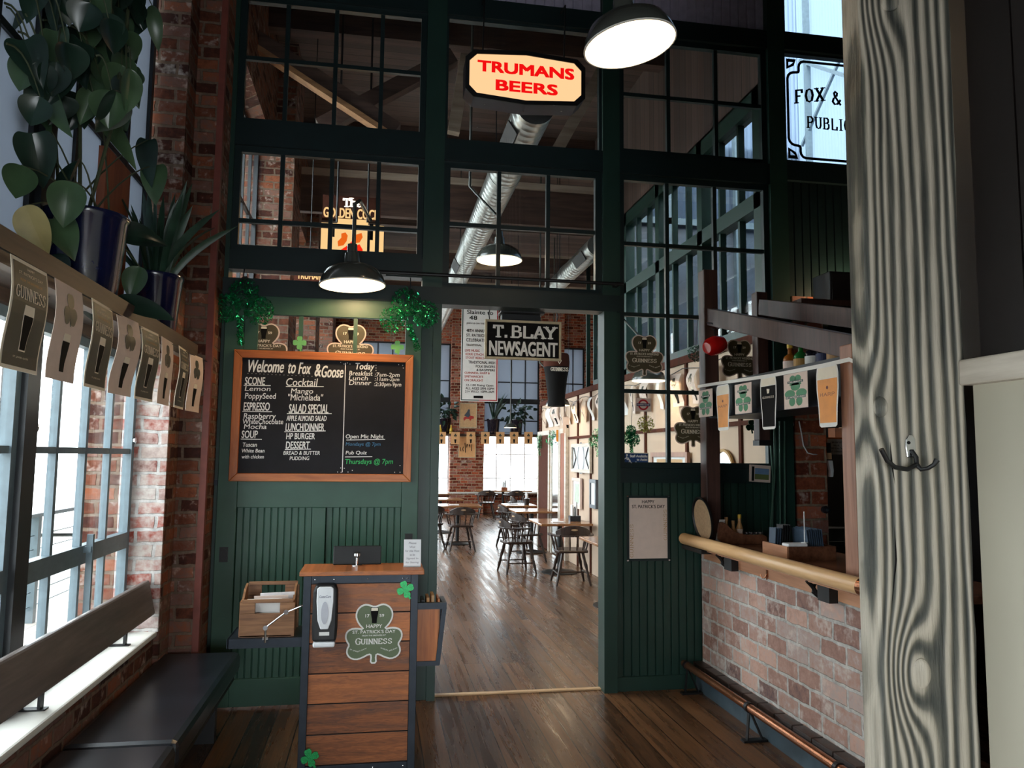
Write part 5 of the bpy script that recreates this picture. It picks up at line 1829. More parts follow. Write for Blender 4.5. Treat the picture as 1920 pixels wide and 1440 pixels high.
# bottles on the hanging shelf
BP = [(.042, 0), (.045, .01), (.045, .085), (.038, .105), (.016, .122), (.014, .15), (.017, .152), (.017, .16), (0, .16)]
for i, (px, m_, cap, lab) in enumerate(((1482, 'amber', 'yellow', 'amber bottle with a yellow cap on the hanging bar shelf'), (1502, 'bottlegreen', 'bottledark', 'bright green bottle on the hanging bar shelf'), (1524, 'bottledark', 'white', 'dark bottle standing beside the bright green one on the bar shelf'),
                                       (1545, 'bottledark', 'chrome', 'dark bottle with a silver cap on the bar shelf'), (1566, 'amber', 'bottledark', 'squat amber bottle at the timber post end of the bar shelf'))):
    p = U(px, 690, X=2.60)
    t = thing('bottle', lab, 'bottle', (2.60, p.y, 2.25), 0, 'bottles on the hanging bar shelf')
    MB().lathe(BP, 20, (2.60, p.y, 2.25)).build('body', m_, t, smooth=True)
    MB().lathe([(.0455, .025), (.0455, .075)], 20, (2.60, p.y, 2.25), cap=False).build('bottle_label', ('pinkpaper', 'goldink', 'paper', 'navyink', 'oldpaper')[i], t)
    MB().lathe([(0, .16), (.019, .16), (.019, .185), (0, .185)], 14, (2.60, p.y, 2.25)).build('cap', cap, t)

# pennants over the bar
XP = 2.372
t = thing('bunting', 'white ribbon of pint and clover pennants strung along the bar shelf', 'bunting', (XP, -1.0, 2.0))
rb = MB()
rp = [U(px, py, X=XP) for px, py in ((1308, 722), (1345, 716), (1400, 708), (1445, 701), (1500, 690), (1545, 681), (1592, 670), (1612, 679))]
for a, b in zip(rp, rp[1:]):
    rb.f([rb.v(a), rb.v(b), rb.v(b + Vector((0, 0, -.022))), rb.v(a + Vector((0, 0, -.022)))])
rb.build('ribbon', 'whiteink', t)


def rpx(x, y):
    p = U(x, y, X=XP - .004)
    return -p.y, p.z


for x0, y0, x1, y1 in ((1311, 728, 1336, 783), (1379, 716, 1409, 777), (1471, 695, 1514, 768)):
    a, b = rpx(x0, y1), rpx(x1, y0)
    m4 = onright(XP - .004, 0, 0)
    c = MB(m4).rect(a[0], a[1], b[0], b[1], 0, .0015).build('pennant', 'pinkpaper', t)
    cu, w_, h_ = (a[0] + b[0]) / 2, b[0] - a[0], b[1] - a[1]
    g = MB(m4)
    g.prism(clover_pts(cu, a[1] + h_ * .47, h_ * .01, leaves=3), .0016, .002) if False else None
    for lx, ly, rx, ry in ((-.24, .42, .22, .12), (.24, .42, .22, .12), (-.15, .2, .13, .13), (.15, .2, .13, .13), (0, .62, .2, .12), (-.11, .84, .13, .1), (.11, .84, .13, .1)):
        g.disc(cu + lx * w_, a[1] + ly * h_, rx * w_, ry * h_, .0016, .0021, 16)
    g.rect(cu - .24 * w_, a[1] + .66 * h_, cu + .24 * w_, a[1] + .8 * h_, .0016, .0021)
    g.build('clover', 'clovergreen', c)
    g = MB(m4)
    g.rect(cu - .33 * w_, a[1] + .72 * h_, cu + .33 * w_, a[1] + .79 * h_, .0022, .0026).rect(cu - .42 * w_, a[1] + .285 * h_, cu + .42 * w_, a[1] + .36 * h_, .0022, .0026)
    g.build('banner', 'green', c)
    g = MB(m4)
    put(g, 'CELEBRATE', cu - .28 * w_, a[1] + .735 * h_, cu + .28 * w_, a[1] + .775 * h_, .0028, .01)
    put(g, "ST. PATRICK'S DAY", cu - .38 * w_, a[1] + .3 * h_, cu + .38 * w_, a[1] + .345 * h_, .0028, .01)
    g.build('lettering', 'cream', c)
    g = MB(m4)
    g.bar((cu, a[1] + .3 * h_, .0018), (cu + .12 * w_, a[1] + .05 * h_, .0018), .003, .0006, (0, 0, 1))
    g.build('stalk', 'undred', c)
for x0, y0, x1, y1, kd in ((1345, 719, 1368, 808, 'harp'), (1428, 703, 1456, 806, 'stout'), (1534, 681, 1572, 802, 'harp')):
    a, b = rpx(x0, y1), rpx(x1, y0)
    m4 = onright(XP - .006, 0, 0)
    cu, w_, h_ = (a[0] + b[0]) / 2, b[0] - a[0], b[1] - a[1]

    def pint(i, k0, k1):
        t_ = [(.32, 0), (.40, .03), (.43, .3), (.5, .62), (.5, .86), (.46, .97), (.38, 1)]
        q = [((x_ - i) * w_, y_) for x_, y_ in t_ if k0 <= y_ <= k1]
        lo, hi = (.36 - i) * w_, (.5 - i) * w_
        if k0 > 0:
            q = [(((.5 if k0 > .6 else .42) - i) * w_, k0)] + q
        if k1 < 1:
            q = q + [((.5 - i) * w_, k1)]
        return [(cu + x_, a[1] + y_ * h_) for x_, y_ in q] + [(cu - x_, a[1] + y_ * h_) for x_, y_ in q[::-1]]
    c = MB(m4).prism(pint(0, 0, 1), 0, .0015).build('pennant', 'whiteink', t)
    if kd == 'harp':
        MB(m4).prism(pint(.05, .07, .78), .0016, .0021).build('beer', 'orange', c)
        MB(m4).prism(pint(.05, .79, .97), .0016, .0021).build('foam', 'cream', c)
        g = MB(m4)
        serif(g, 'HARP', cu - .34 * w_, a[1] + .50 * h_, cu + .34 * w_, a[1] + .56 * h_, .0024, .16)
        g.disc(cu, a[1] + .64 * h_, .05 * w_, .03 * h_, .0022, .0024, 10)
        g.build('lettering', 'rust', c)
    else:
        MB(m4).prism(pint(.05, .05, .82), .0016, .0021).build('beer', 'ink', c)
        MB(m4).prism(pint(.05, .83, .97), .0016, .0021).build('foam', 'cream', c)
        g = MB(m4)
        serif(g, 'GUINNESS', cu - .36 * w_, a[1] + .585 * h_, cu + .36 * w_, a[1] + .63 * h_, .0024, .16)
        g.prism([(cu - .06 * w_, a[1] + .68 * h_), (cu + .05 * w_, a[1] + .68 * h_), (cu + .09 * w_, a[1] + .76 * h_), (cu - .09 * w_, a[1] + .77 * h_)], .0022, .0024)
        g.build('lettering', 'cream', c)

# red lantern on its hook
p = U(1340, 648, Y=-0.33)
t = thing('red_lantern', 'shiny red drum-shaped lantern hung from a hook on the tall bar post', 'lantern', p)
mm = Matrix.Translation(p) @ Matrix.Rotation(R(72), 4, 'Y') @ Matrix.Rotation(R(-20), 4, 'X')
MB(mm).lathe([(0, -.085), (.04, -.085), (.062, -.06), (.072, -.02), (.072, .03), (.06, .055), (.058, .07), (0, .07)], 24).build('body', 'red', t, smooth=True)
MB(mm).lathe([(.048, .07), (.05, .076), (0, .078)], 24).build('lens', flat('red_lens', (226, 40, 30), 0.1), t, smooth=True)
MB().tube([p + Vector((0, 0, .07)), p + Vector((.01, .02, .12)), (p.x + .03, -.2, p.z + .15)], .004, 6).tube([(2.41, -.21, p.z + .19), (2.41, -.30, p.z + .17), (2.43, -.36, p.z + .12), (2.46, -.37, p.z + .15)], .006, 6).build('hook', 'black', t)

# things on the counter
ZC = 1.085
t = thing('cork_tray', 'round black cork lined tray standing on edge against the tall bar post', 'tray', (2.36, -0.2, ZC))
mm = Matrix.Translation((2.366, -0.19, ZC + .168)) @ Matrix.Rotation(R(-97), 4, 'Y') @ Matrix.Rotation(R(0), 4, 'X')
MB(mm).lathe([(0, -.012), (.155, -.012), (.168, .0), (.168, .012), (.160, .012), (.152, .0), (0, .0)], 40).build('tray_rim', 'black', t, smooth=True)
MB(mm).lathe([(0, .0005), (.146, .0005), (.146, .003), (0, .003)], 40).build('cork', 'cork', t)


def C_(x, y, Y):
    p = U(x, y, Y=Y)
    return p.x, p.z


cp = [C_(*q, -0.28) for q in ((1344, 1016), (1344, 982), (1352, 977), (1362, 984), (1374, 995), (1388, 1001), (1405, 1003), (1437, 1002), (1437, 1014), (1400, 1015))]
cp = [(x, max(z, ZC)) for x, z in cp]
mz = min(z for x, z in cp)
t = thing('condiment_rack', 'dark wooden condiment rack with a swooping side beside the cork tray', 'rack', (2.6, -0.25, ZC))
cp = [(x, ZC if i in (0, len(cp) - 1, len(cp) - 2) else z) for i, (x, z) in enumerate(cp)]
MB(front(0, -0.28, 0)).prism(smoothed(cp, 1), 0, .016).build('side', 'counter', t, bevel=.003)
MB().box(cp[0][0], cp[7][0], -0.28, -0.12, ZC, ZC + .015).box(cp[0][0], cp[7][0], -0.135, -0.12, ZC, ZC + .06).build('rack_base', 'counter', t)
for px, h_, m_, cap, lab in ((1362, .17, 'sauce', 'sauce', 'plain tan squeeze bottle by the cork tray in the condiment rack'), (1375, .145, 'sauce', 'sauce', 'shorter tan bottle in the middle of the condiment rack'), (1387, .19, 'sauce', 'yellow', 'yellow capped sauce bottle in the condiment rack')):
    x = C_(px, 1000, -0.2)[0]
    z0 = ZC + .015
    t = thing('sauce_bottle', lab, 'bottle', (x, -0.2, z0), 0, 'bottles in the condiment rack')
    MB().lathe([(.022, 0), (.024, .005), (.024, h_ * .5), (.012, h_ * .68), (.011, h_ * .85), (0, h_ * .85)], 16, (x, -0.2, z0)).build('body', m_, t, smooth=True)
    MB().lathe([(.013, h_ * .85), (.013, h_), (0, h_)], 12, (x, -0.2, z0)).build('cap', cap, t)
    MB().lathe([(.0245, h_ * .12), (.0245, h_ * .45)], 16, (x, -0.2, z0), cap=False).build('bottle_label', 'pinkpaper', t)
for i, px in enumerate((1400, 1409, 1418, 1426)):
    x = C_(px, 1000, -0.2)[0]
    t = thing('spice_jar', 'small glass jar with a silver lid in the row of four on the condiment rack', 'jar', (x, -0.2, ZC + .015), 0, 'spice jars')
    MB().lathe([(.018, 0), (.018, .045), (0, .045)], 14, (x, -0.2, ZC + .015)).build('glass', 'sauce', t)
    MB().lathe([(.019, .045), (.019, .062), (0, .062)], 14, (x, -0.2, ZC + .015)).build('lid', 'chrome', t)
x, z = C_(1348, 975, -0.22)
for i in range(2):
    o = MB(fr((x + i * .02, -0.22, ZC + .1), (1, 0, 0), (.22, 0, 1))).rect(-.012, -.085, .012, .07, 0, .003).build('order_slip', 'paper')
    tag(o, 'pale paper slip standing in the condiment rack ' + ('next to the cork tray' if i == 0 else 'next to the tan squeeze bottle'), 'slip', 'order slips')

cc0, cc1, cc2 = U(1430, 1040, Z=ZC), U(1475, 1052, Z=ZC), U(1565, 1050, Z=ZC)
t = thing('bar_caddy', 'low wooden box caddy of menus and napkins on the bar counter', 'caddy', (2.58, -1.15, ZC))
bx0, bx1, by0, by1 = cc0.x, cc2.x, cc1.y, cc0.y
MB().box(bx0, bx0 + .012, by0, by1, ZC, ZC + .085).build('end', 'apron', t)
MB().box(bx0 + .012, bx1, by0, by0 + .012, ZC, ZC + .085).build('side', 'counter', t)
MB().box(bx0 + .012, bx1, by1 - .012, by1, ZC, ZC + .085).build('side', 'counter', t)
MB().box(bx1 - .012, bx1, by0 + .012, by1 - .012, ZC, ZC + .085).box(bx0 + .16, bx0 + .17, by0 + .012, by1 - .012, ZC, ZC + .08).build('end', 'counter', t)
MB().box(bx0 + .012, bx1 - .012, by0 + .012, by1 - .012, ZC, ZC + .008).build('bottom', 'counter', t)
my = (by0 + by1) / 2
for i in range(8):
    o = MB(fr((bx0 + .185 + i * .014, my, ZC + .008), (0, 1, 0), (-.10, 0, 1))).rect(-.09, 0, .09, .17 + .004 * (i % 3), 0, .006).build('menu', 'bluebook')
    tag(o, 'slim slate blue menu card in the packed row in the bar caddy', 'menu', 'blue menus in the bar caddy')
for i in range(7):
    a = bx0 + .026 + i * .016
    o = MB(fr((a, my + .09, ZC + .008), (0, 1, 0), (.08, 0, 1))).rect(-.04, 0, .04, .19 if i > 2 else .17, 0, .007).build('check_holder', 'black' if i > 2 else 'bluebook')
    tag(o, 'black check folder standing in the caddy corner by the condiment rack' if i > 2 else 'slate grey check folder standing in the caddy corner by the condiment rack', 'folder', 'black check folders' if i > 2 else 'grey check folders')
tag(MB().box(bx0 + .02, bx0 + .15, by0 + .02, by0 + .10, ZC + .075, ZC + .10).build('napkin_stack', 'napkin', bevel=.006), 'stack of white paper napkins in the bar caddy', 'napkins')
st = thing('receipt_spike', 'thin white upright spike standing in the bar caddy', 'spike', (bx0 + .15, by0 + .06, ZC + .1))
MB().lathe([(.02, 0), (.02, .004), (.003, .006), (.003, .19), (0, .195)], 10, (bx0 + .152, by0 + .06, ZC + .1)).build('spike', 'white', st)

# pinned picture, cables, kitchen
x, z = F(1424, 888, 0.0)
t = thing('postcard_frame', 'little white framed landscape picture stuck on the dark rail behind the bar', 'picture', (x, -.01, z - .07))
m4 = front(x, 0.0, z) @ Matrix.Rotation(R(-3), 4, 'Z')
MB(m4).rect(-.085, -.065, .085, .065, 0, .012).build('frame', 'pinkpaper', t)
MB(m4).rect(-.07, -.058, -.05, .052, .012, .0135).build('dark_edge', 'ink', t)
MB(m4).rect(-.045, -.045, .072, -.005, .012, .0135).build('field', 'grassprint', t)
MB(m4).rect(-.045, -.005, .072, .04, .012, .0135).build('sky_print', 'skyblue', t)
for i, (a, b) in enumerate(((1442, 1448), (1452, 1444), (1462, 1463), (1471, 1472))):
    p, q = U(a, 790, Y=-.012), U(b, 1000, Y=-.012)
    mid = (p + q) / 2 + Vector((.02 if i < 2 else 0, 0, 0))
    o = MB().tube([Vector((p.x, -.012, 1.95)), p, mid, q, Vector((q.x, -.012, 1.09))], .008, 8).build('cable', 'door_green', smooth=True)
    tag(o, ('green painted cable next to the framed landscape picture', 'bowed green painted cable crossing the facade post behind the bar', 'straight green painted cable in the middle of the facade post behind the bar', 'green painted cable hugging the brick pillar behind the bar')[i], 'cable', 'cables on the facade post')
# kitchen
slab('shelf_kitchen', 'phonewood', 3.5, 5.2, 0.8, 1.1, 1.86, 1.90)
slab('counter_kitchen', 'stainless', 3.5, 5.2, 0.55, 1.4, 0.96, 1.0)
for (px, py, w_, h_, m_, lab) in ((1575, 806, .10, .09, 'pinkpaper', 'pale cardboard box on the kitchen shelf'), (1594, 806, .09, .10, 'pinkpaper', 'pink box at the post end of the kitchen shelf'), (1592, 812, .06, .05, 'clovergreen', 'small teal carton in front on the kitchen shelf')):
    x = U(px, py, Y=0.9 if w_ > .06 else .83).x
    y = .95 if w_ > .06 else .83
    tag(MB().box(x - w_ / 2, x + w_ / 2, y - .05 if w_ > .06 else y - .02, y + .06 if w_ > .06 else y + .02, 1.90, 1.90 + h_).build('carton', m_), lab, 'carton')
x, z = F(1568, 839, 1.0)
t = thing('notice_sheet', 'white typed notice hung under the kitchen shelf', 'notice', (x, 1.0, z - .09))
m4 = front(x, 0.79, U(1568, 839, Y=0.79).z)
m4 = front(U(1568, 839, Y=0.79).x, 0.79, U(1568, 839, Y=0.79).z)
MB(m4).rect(-.085, -.062, .085, .075, 0, .002).build('sheet', 'paper', t)
g = MB(m4)
for i, (s_, wd) in enumerate((('A 20% GRATUITY', .06), ('WILL BE', .03), ('ADDED TO ALL TABS', .068), ('LEFT OVERNIGHT', .06))):
    put(g, s_, -wd, .038 - i * .027, wd, .053 - i * .027, .0024, .01)
g.build('lettering', 'ink', t)
p = U(1533, 868, Y=0.0)
t = thing('intercom', 'grey handset with a white cord hung on the kitchen side of the brick pillar', 'intercom', (3.55, 0.1, p.z - .1))
MB(front(3.54, 0.10, p.z + .05)).rect(-.04, .02, .05, .11, -.03, .0).build('base', 'black', t)
MB(front(3.54, 0.08, p.z + .03)).rect(-.015, .0, .035, .05, -.0, .012).build('label_plate', 'oldpaper', t)
MB(front(3.56, 0.08, p.z - .06)).prism([(-.02, .08), (.02, .08), (.028, 0), (.022, -.05), (-.004, -.05), (-.0, .0)], -.02, .02).build('handset', 'white', t, bevel=.006)
q = [U(px, py, Y=.01) for px, py in ((1498, 790), (1503, 815), (1506, 835), (1514, 849), (1524, 852))]
MB().tube([Vector((v_.x, .008, v_.z)) for v_ in q] + [Vector((3.52, .06, q[-1].z))], .005, 6).build('cord', 'white', t)
q = [U(px, py, Y=.01) for px, py in ((1481, 780), (1482, 797), (1486, 804), (1488, 797), (1484, 780))]
o = MB().tube([Vector((v_.x, .012, v_.z)) for v_ in q], .004, 6).build('cord_loop', 'white')
tag(o, 'short loop of white cord hanging on the brick pillar', 'cord')
tag(MB().box(3.72, 4.2, .60, .80, 1.0, 1.11).build('steel_tray', 'stainless', bevel=.006), 'steel tray on the kitchen counter behind the brick pillar', 'tray')
o = MB(fr((3.52, -0.02, 1.30), (1, 0, 0), (0, 0, 1))).lathe([(.0, 0), (.028, .01), (.03, .04), (.02, .07), (0, .08)], 12).build('bottle_opener', 'steel')
o.location = (3.46, -0.02, 1.28)
tag(o, 'rusty cast bottle opener on the brick pillar behind the bar', 'opener')

# ================================================================== TIMBER POST in front
tp = thing('timber_post', 'massive weathered grey timber post with swirling grain and knots', 'post', (1.53, -3.44, 0))
mb = MB()
r2 = random.Random(11)
prev = None
for k in range(66):
    z = 6.5 * k / 65
    j = [r2.uniform(-.004, .004) for _ in range(4)]
    wv = .004 * math.sin(z * 5) + .003 * math.sin(z * 13)
    ring = [mb.v(p_) for p_ in ((1.392 + wv + j[0], -3.592, z), (1.400 + wv + j[0], -3.6, z), (1.692 + wv * .6 + j[1], -3.6, z), (1.70 + wv * .6 + j[1], -3.592, z), (1.70, -3.515, z), (1.392, -3.515, z))]
    if prev:
        for i in range(6):
            q = (i + 1) % 6
            mb.f([prev[i], prev[q], ring[q], ring[i]])
    else:
        mb.f(ring[::-1])
    prev = ring
mb.f(prev)
mb.build('post', 'timber', tp)
for px, py, rr, ry in ((1650, 763, .021, .030), (1727, 1262, .026, .040), (1666, 4, .03, .03)):
    p = U(px, py, Y=-3.6)
    m4 = front(p.x, -3.6, p.z) @ Matrix.Rotation(R(-12), 4, 'Y')
    MB(m4).lathe([(rr * 1.05, -.006), (rr, .004), (rr * .8, .008), (0, .009)], 20, M2=Matrix.Scale(ry / rr, 4, (0, 1, 0))).build('knot', 'timber', tp, smooth=True)
for a in (((1676, 960), (1680, 1050), (1668, 1180)), ((1668, 815), (1672, 870), (1680, 920))):
    cr = MB()
    pts = [U(*q, Y=-3.6) for q in a]
    cr.tube([(p_.x, -3.5985, p_.z) for p_ in pts], [.001, .0035, .001], 6)
    cr.build('crack', 'ink', tp)
p = U(1705, 838, Y=-3.6)
t = thing('coat_hook', 'iron double coat hook with a pale rounded plate on the weathered timber post', 'hook', (p.x, -3.6, p.z - .06))
m4 = front(p.x, -3.6, p.z)
MB(m4).prism([(-.012, -.03), (.012, -.03), (.017, .0), (.016, .022), (.008, .034), (-.006, .034), (-.014, .022), (-.016, 0)], 0, .006).build('plate', 'chrome', t, bevel=.002)
g = MB(m4)
g.tube([(.002, -.01, .006), (.008, -.03, .016), (.006, -.05, .02), (-.03, -.064, .028), (-.075, -.058, .038), (-.105, -.04, .046), (-.125, -.008, .05)], [.006, .007, .007, .0065, .0065, .0065, .007], 10)
g.tube([(.006, -.05, .02), (.012, -.064, .03), (.022, -.06, .045), (.032, -.05, .056), (.04, -.036, .06)], [.007, .006, .006, .006, .008], 10)
g.build('hook', 'black', t, smooth=True)
MB(m4).lathe([(0, .006), (.005, .006), (.004, .009), (0, .01)], 10, (-.006, .012, 0)).lathe([(0, .006), (.005, .006), (.004, .009), (0, .01)], 10, (.002, -.02, 0)).build('screw', 'ink', t)

# ================================================================== DINING ROOM
def make_chair():
    t = thing('captains_chair', 'x', 'chair')
    MB().prism([(-.2, -.2), (-.12, -.225), (.12, -.225), (.2, -.2), (.225, 0), (.21, .17), (.1, .215), (-.1, .215), (-.21, .17), (-.225, 0)], .425, .46).build('seat', 'darkwood', t, bevel=.012)
    legp = [(.014, 0), (.018, .06), (.024, .12), (.016, .15), (.022, .17), (.016, .2), (.026, .27), (.018, .33), (.022, .36), (.02, .43)]
    for sx, sy_ in ((-1, -1), (1, -1), (-1, 1), (1, 1)):
        m = Matrix.Translation((sx * .23, sy_ * .225, 0)) @ Matrix.Shear('XY', 4, (-sx * .22, -sy_ * .18))
        MB(m).lathe(legp, 10).build('leg', 'darkwood', t, smooth=True)
    for sx in (-1, 1):
        MB().tube([(sx * .2, -.195, .15), (sx * .2, .195, .15)], .010, 8).build('stretcher', 'darkwood', t)
    MB().tube([(-.2, 0, .15), (.2, 0, .15)], .010, 8).build('stretcher', 'darkwood', t)
    arc = [(.27, .12), (.285, 0), (.26, -.13), (.17, -.225), (0, -.26), (-.17, -.225), (-.26, -.13), (-.285, 0), (-.27, .12)]
    rail = MB()
    for (a, b) in zip(arc, arc[1:]):
        rail.bar((a[0], a[1], .655), (b[0], b[1], .655), .06, .024)
    rail.build('arm_rail', 'darkwood', t, bevel=.006)
    cr = MB()
    n = 9
    pts = []
    for i in range(n):
        f = i / (n - 1) * 2 - 1
        a = f * .235
        y = -.255 + .1 * f * f * .9
        z1 = .79 - .075 * abs(f) ** 2.2
        pts.append((a, y, z1))
    hole = lambda f: 1
    for (a, b) in zip(pts, pts[1:]):
        q = [cr.v((p_[0], p_[1] + dy, z)) for p_, z, dy in ((a, .66, -.012), (b, .66, -.012), (b, b[2], -.012), (a, a[2], -.012), (a, .66, .012), (b, .66, .012), (b, b[2], .012), (a, a[2], .012))]
        for f_ in ((0, 1, 2, 3), (5, 4, 7, 6), (3, 2, 6, 7), (0, 3, 7, 4), (1, 5, 6, 2)):
            cr.f([q[i] for i in f_])
    crest = cr.build('crest', 'darkwood', t)
    MB(front(0, -.2675, .735)).disc(0, 0, .045, .012, 0, .002, 16).build('handhold', 'cork', crest)
    for a, b in ((.255, .1), (.262, 0), (.24, -.11), (.16, -.2), (.055, -.235), (-.055, -.235), (-.16, -.2), (-.24, -.11), (-.262, 0), (-.255, .1)):
        MB().tube([(a * .82, b * .82, .455), (a * .9, b * .9, .55), (a, b, .645)], [.008, .012, .008], 8).build('spindle', 'darkwood', t, smooth=True)
    return t


chairs = (
    (1.53, 8.55, 4, 'dark captain chair, back square on, at the window side table in the doorway view'),
    (0.98, 8.95, 20, 'dark captain chair half hidden by the doorway edge'),
    (2.62, 4.75, -3, 'largest dark captain chair in the doorway view, back square on, under the bright table'),
    (2.95, 15.35, -3, 'dark captain chair at the far window, beside the brick pillar'),
    (3.72, 15.3, 3, 'dark captain chair at the far window, nearer the dark doorway'),
    (2.45, 6.95, -70, 'dark captain chair turned sideways behind the bright table'),
    (2.08, 5.85, -82, 'dark captain chair sideways at the aisle side of the bright table'),
    (2.55, 9.0, -80, 'dark captain chair sideways at the second table from the doorway'),
    (3.3, 12.0, -90, 'dark captain chair sideways at the table past the plaster wall'),
)
ch = None
for x, y, a, lab in chairs:
    if ch is None:
        ch = make_chair()
        ch.location = (x, y, 0)
        ch.rotation_euler = (0, 0, R(a))
        ch['label'] = lab
        ch['group'] = 'captain chairs in the dining room'
    else:
        dup(ch, (x, y, 0), R(a), lab)


def make_table(x0, x1, y0, y1, label, base='disc'):
    cx_, cy_ = (x0 + x1) / 2, (y0 + y1) / 2
    t = thing('dining_table', label, 'table', (cx_, cy_, 0), 0, 'dining tables')
    MB().box(x0, x1, y0, y1, .715, .75).build('tabletop', 'tabletop', t, bevel=.008)
    MB().lathe([(.035, .02), (.035, .7), (.12, .705), (.12, .715), (0, .715)], 16, (cx_, cy_, 0)).build('pedestal', 'black', t, smooth=True)
    MB().lathe([(.27, 0), (.27, .012), (.2, .03), (.06, .05), (.035, .06), (0, .06)], 24, (cx_, cy_, 0)).build('base', 'black', t, smooth=True)
    return t


def TX(px, py):
    p = U(px, py, Z=.75)
    return p.x, p.y


make_table(2.42, 3.10, 2.75, 3.55, 'wooden table by the doorway jamb, only its corner showing')
make_table(2.32, 3.08, 5.25, 6.2, 'bright topped wooden table behind the largest chair')
make_table(2.4, 3.1, 7.7, 8.5, 'wooden table in the middle of the row along the plaster wall')
make_table(2.5, 3.1, 9.3, 10.0, 'wooden table with a dark pot, farthest along the plaster wall')
make_table(1.15, 2.0, 9.15, 9.95, 'wooden table behind the square-on chair on the window side')
make_table(0.95, 1.9, 11.4, 12.2, 'second table from the doorway on the window side')
make_table(0.85, 1.85, 13.9, 14.7, 'last table before the brick pillar on the window side')
make_table(2.75, 4.3, 15.75, 16.4, 'long table under the far window with a bottle caddy on it')
t = thing('stool', 'dark turned wooden stool cut off by the doorway jamb', 'stool', (2.62, 2.4, 0))
MB().prism([(.2 * math.cos(a) + 2.62, -(.2 * math.sin(a)) - 2.4 + 2.4) for a in [k * .5236 for k in range(12)]], 0, 0) if False else None
MB().lathe([(0, .44), (.19, .44), (.205, .455), (.2, .475), (0, .48)], 24, (2.62, 2.4, 0)).build('seat', 'darkwood', t, smooth=True)
for sx, sy_ in ((-1, -1), (1, -1), (-1, 1), (1, 1)):
    m = Matrix.Translation((2.62 + sx * .2, 2.4 + sy_ * .2, 0)) @ Matrix.Shear('XY', 4, (-sx * .16, -sy_ * .16))
    MB(m).lathe([(.016, 0), (.02, .08), (.026, .13), (.016, .16), (.024, .18), (.018, .22), (.028, .3), (.018, .36), (.022, .44)], 10).build('leg', 'darkwood', t, smooth=True)
MB().ring(2.62, 2.4, .165, .18, .2, .215, 24).build('foot_ring', 'stainless', t)

# table things
for x, y, lab in ((3.55, 16.0, 'bottle caddy on the long table under the far window'), (2.92, 5.7, 'wire caddy with upright menus on the bright topped table')):
    t = thing('condiment_caddy', lab, 'caddy', (x, y, .75))
    MB().box(x - .08, x + .08, y - .06, y + .06, .75, .83).build('holder', 'rustwood' if y > 9 else 'steel', t)
    MB().tube([(x, y - .04, .83), (x, y - .04, .93), (x, y, .96), (x, y + .04, .93), (x, y + .04, .83)], .006, 6).build('handle', 'steel', t)
    for i in range(2):
        MB().box(x - .05 + i * .06, x - .03 + i * .06, y - .05, y + .05, .83, .99 + .04 * i).build('menu', 'black' if y > 9 else 'white', t)
t = thing('napkin_pot', 'dark pot with rolled white napkins on the table farthest along the plaster wall', 'pot', (2.95, 9.6, .75))
MB().lathe([(.05, 0), (.06, .12), (0, .12)], 16, (2.95, 9.6, .75)).build('pot', 'darkwood', t)
MB().lathe([(.03, .12), (.025, .24), (0, .25)], 10, (2.95, 9.6, .75)).build('napkin', 'napkin', t)
for x, y, lab in ((1.5, 9.5, 'folded white napkin on the table behind the square-on chair'), (2.7, 9.7, 'folded white napkin next to the dark pot'), (1.3, 11.7, 'folded white napkin on the second table on the window side'), (3.2, 16.0, 'pale folded napkin next to the bottle caddy under the far window'), (2.62, 5.5, 'folded white napkin on the bright topped table')):
    tag(MB().box(x - .09, x + .09, y - .06, y + .06, .75, .762).build('folded_napkin', 'napkin', bevel=.003), lab, 'napkin', 'folded napkins')

# ducts
for nm, a, b, r_, lab in (('duct', (1.22, 0.45, 4.60), (1.22, 15.5, 4.55), .165, 'long spiral galvanised air duct running under the dining room roof, behind the lit beer sign'), ('duct', (2.86, 4.3, 4.55), (2.86, 15.5, 4.5), .135, 'slimmer galvanised air duct close to the clerestory windows')):
    t = thing('air_duct', lab, 'duct', ((a[0] + b[0]) / 2, 8, a[2] - r_))
    pts, rs = [], []
    L_ = b[1] - a[1]
    n = int(L_ / .11)
    for i in range(n + 1):
        f = i / n
        y = a[1] + L_ * f
        for dy, k in ((0, 1.0), (.045, 1.0), (.05, 1.012), (.06, 1.012)):
            pts.append((a[0], y + dy, a[2] + (b[2] - a[2]) * f))
            rs.append(r_ * k)
    MB().tube(pts, rs, 24).build('pipe', 'duct', t, smooth=True)
    c_ = MB()
    for y in (a[1] + 1.6, a[1] + 4.2, a[1] + 7):
        c_.tube([(a[0], y - .06, a[2]), (a[0], y + .06, a[2])], r_ * 1.05, 24)
    c_.build('collar', 'duct', t, smooth=True)
    g_ = MB()
    for y in (a[1] + .5, a[1] + 5.2):
        m4 = fr((a[0] - r_ * .86, y, a[2] - r_ * .56), (0, -1, 0), (-.55, 0, .83))
        g_.m = m4
        g_.rect(-.26, -.07, .26, .07, 0, .012)
    g_.build('vent_grille', 'siding', t)
    h_ = MB()
    for y in (a[1] + 2.2, a[1] + 6, a[1] + 10):
        h_.tube([(a[0], y, a[2] + r_), (a[0], y, 6.5)], .006, 6)
    h_.build('hanger', 'steel', t)

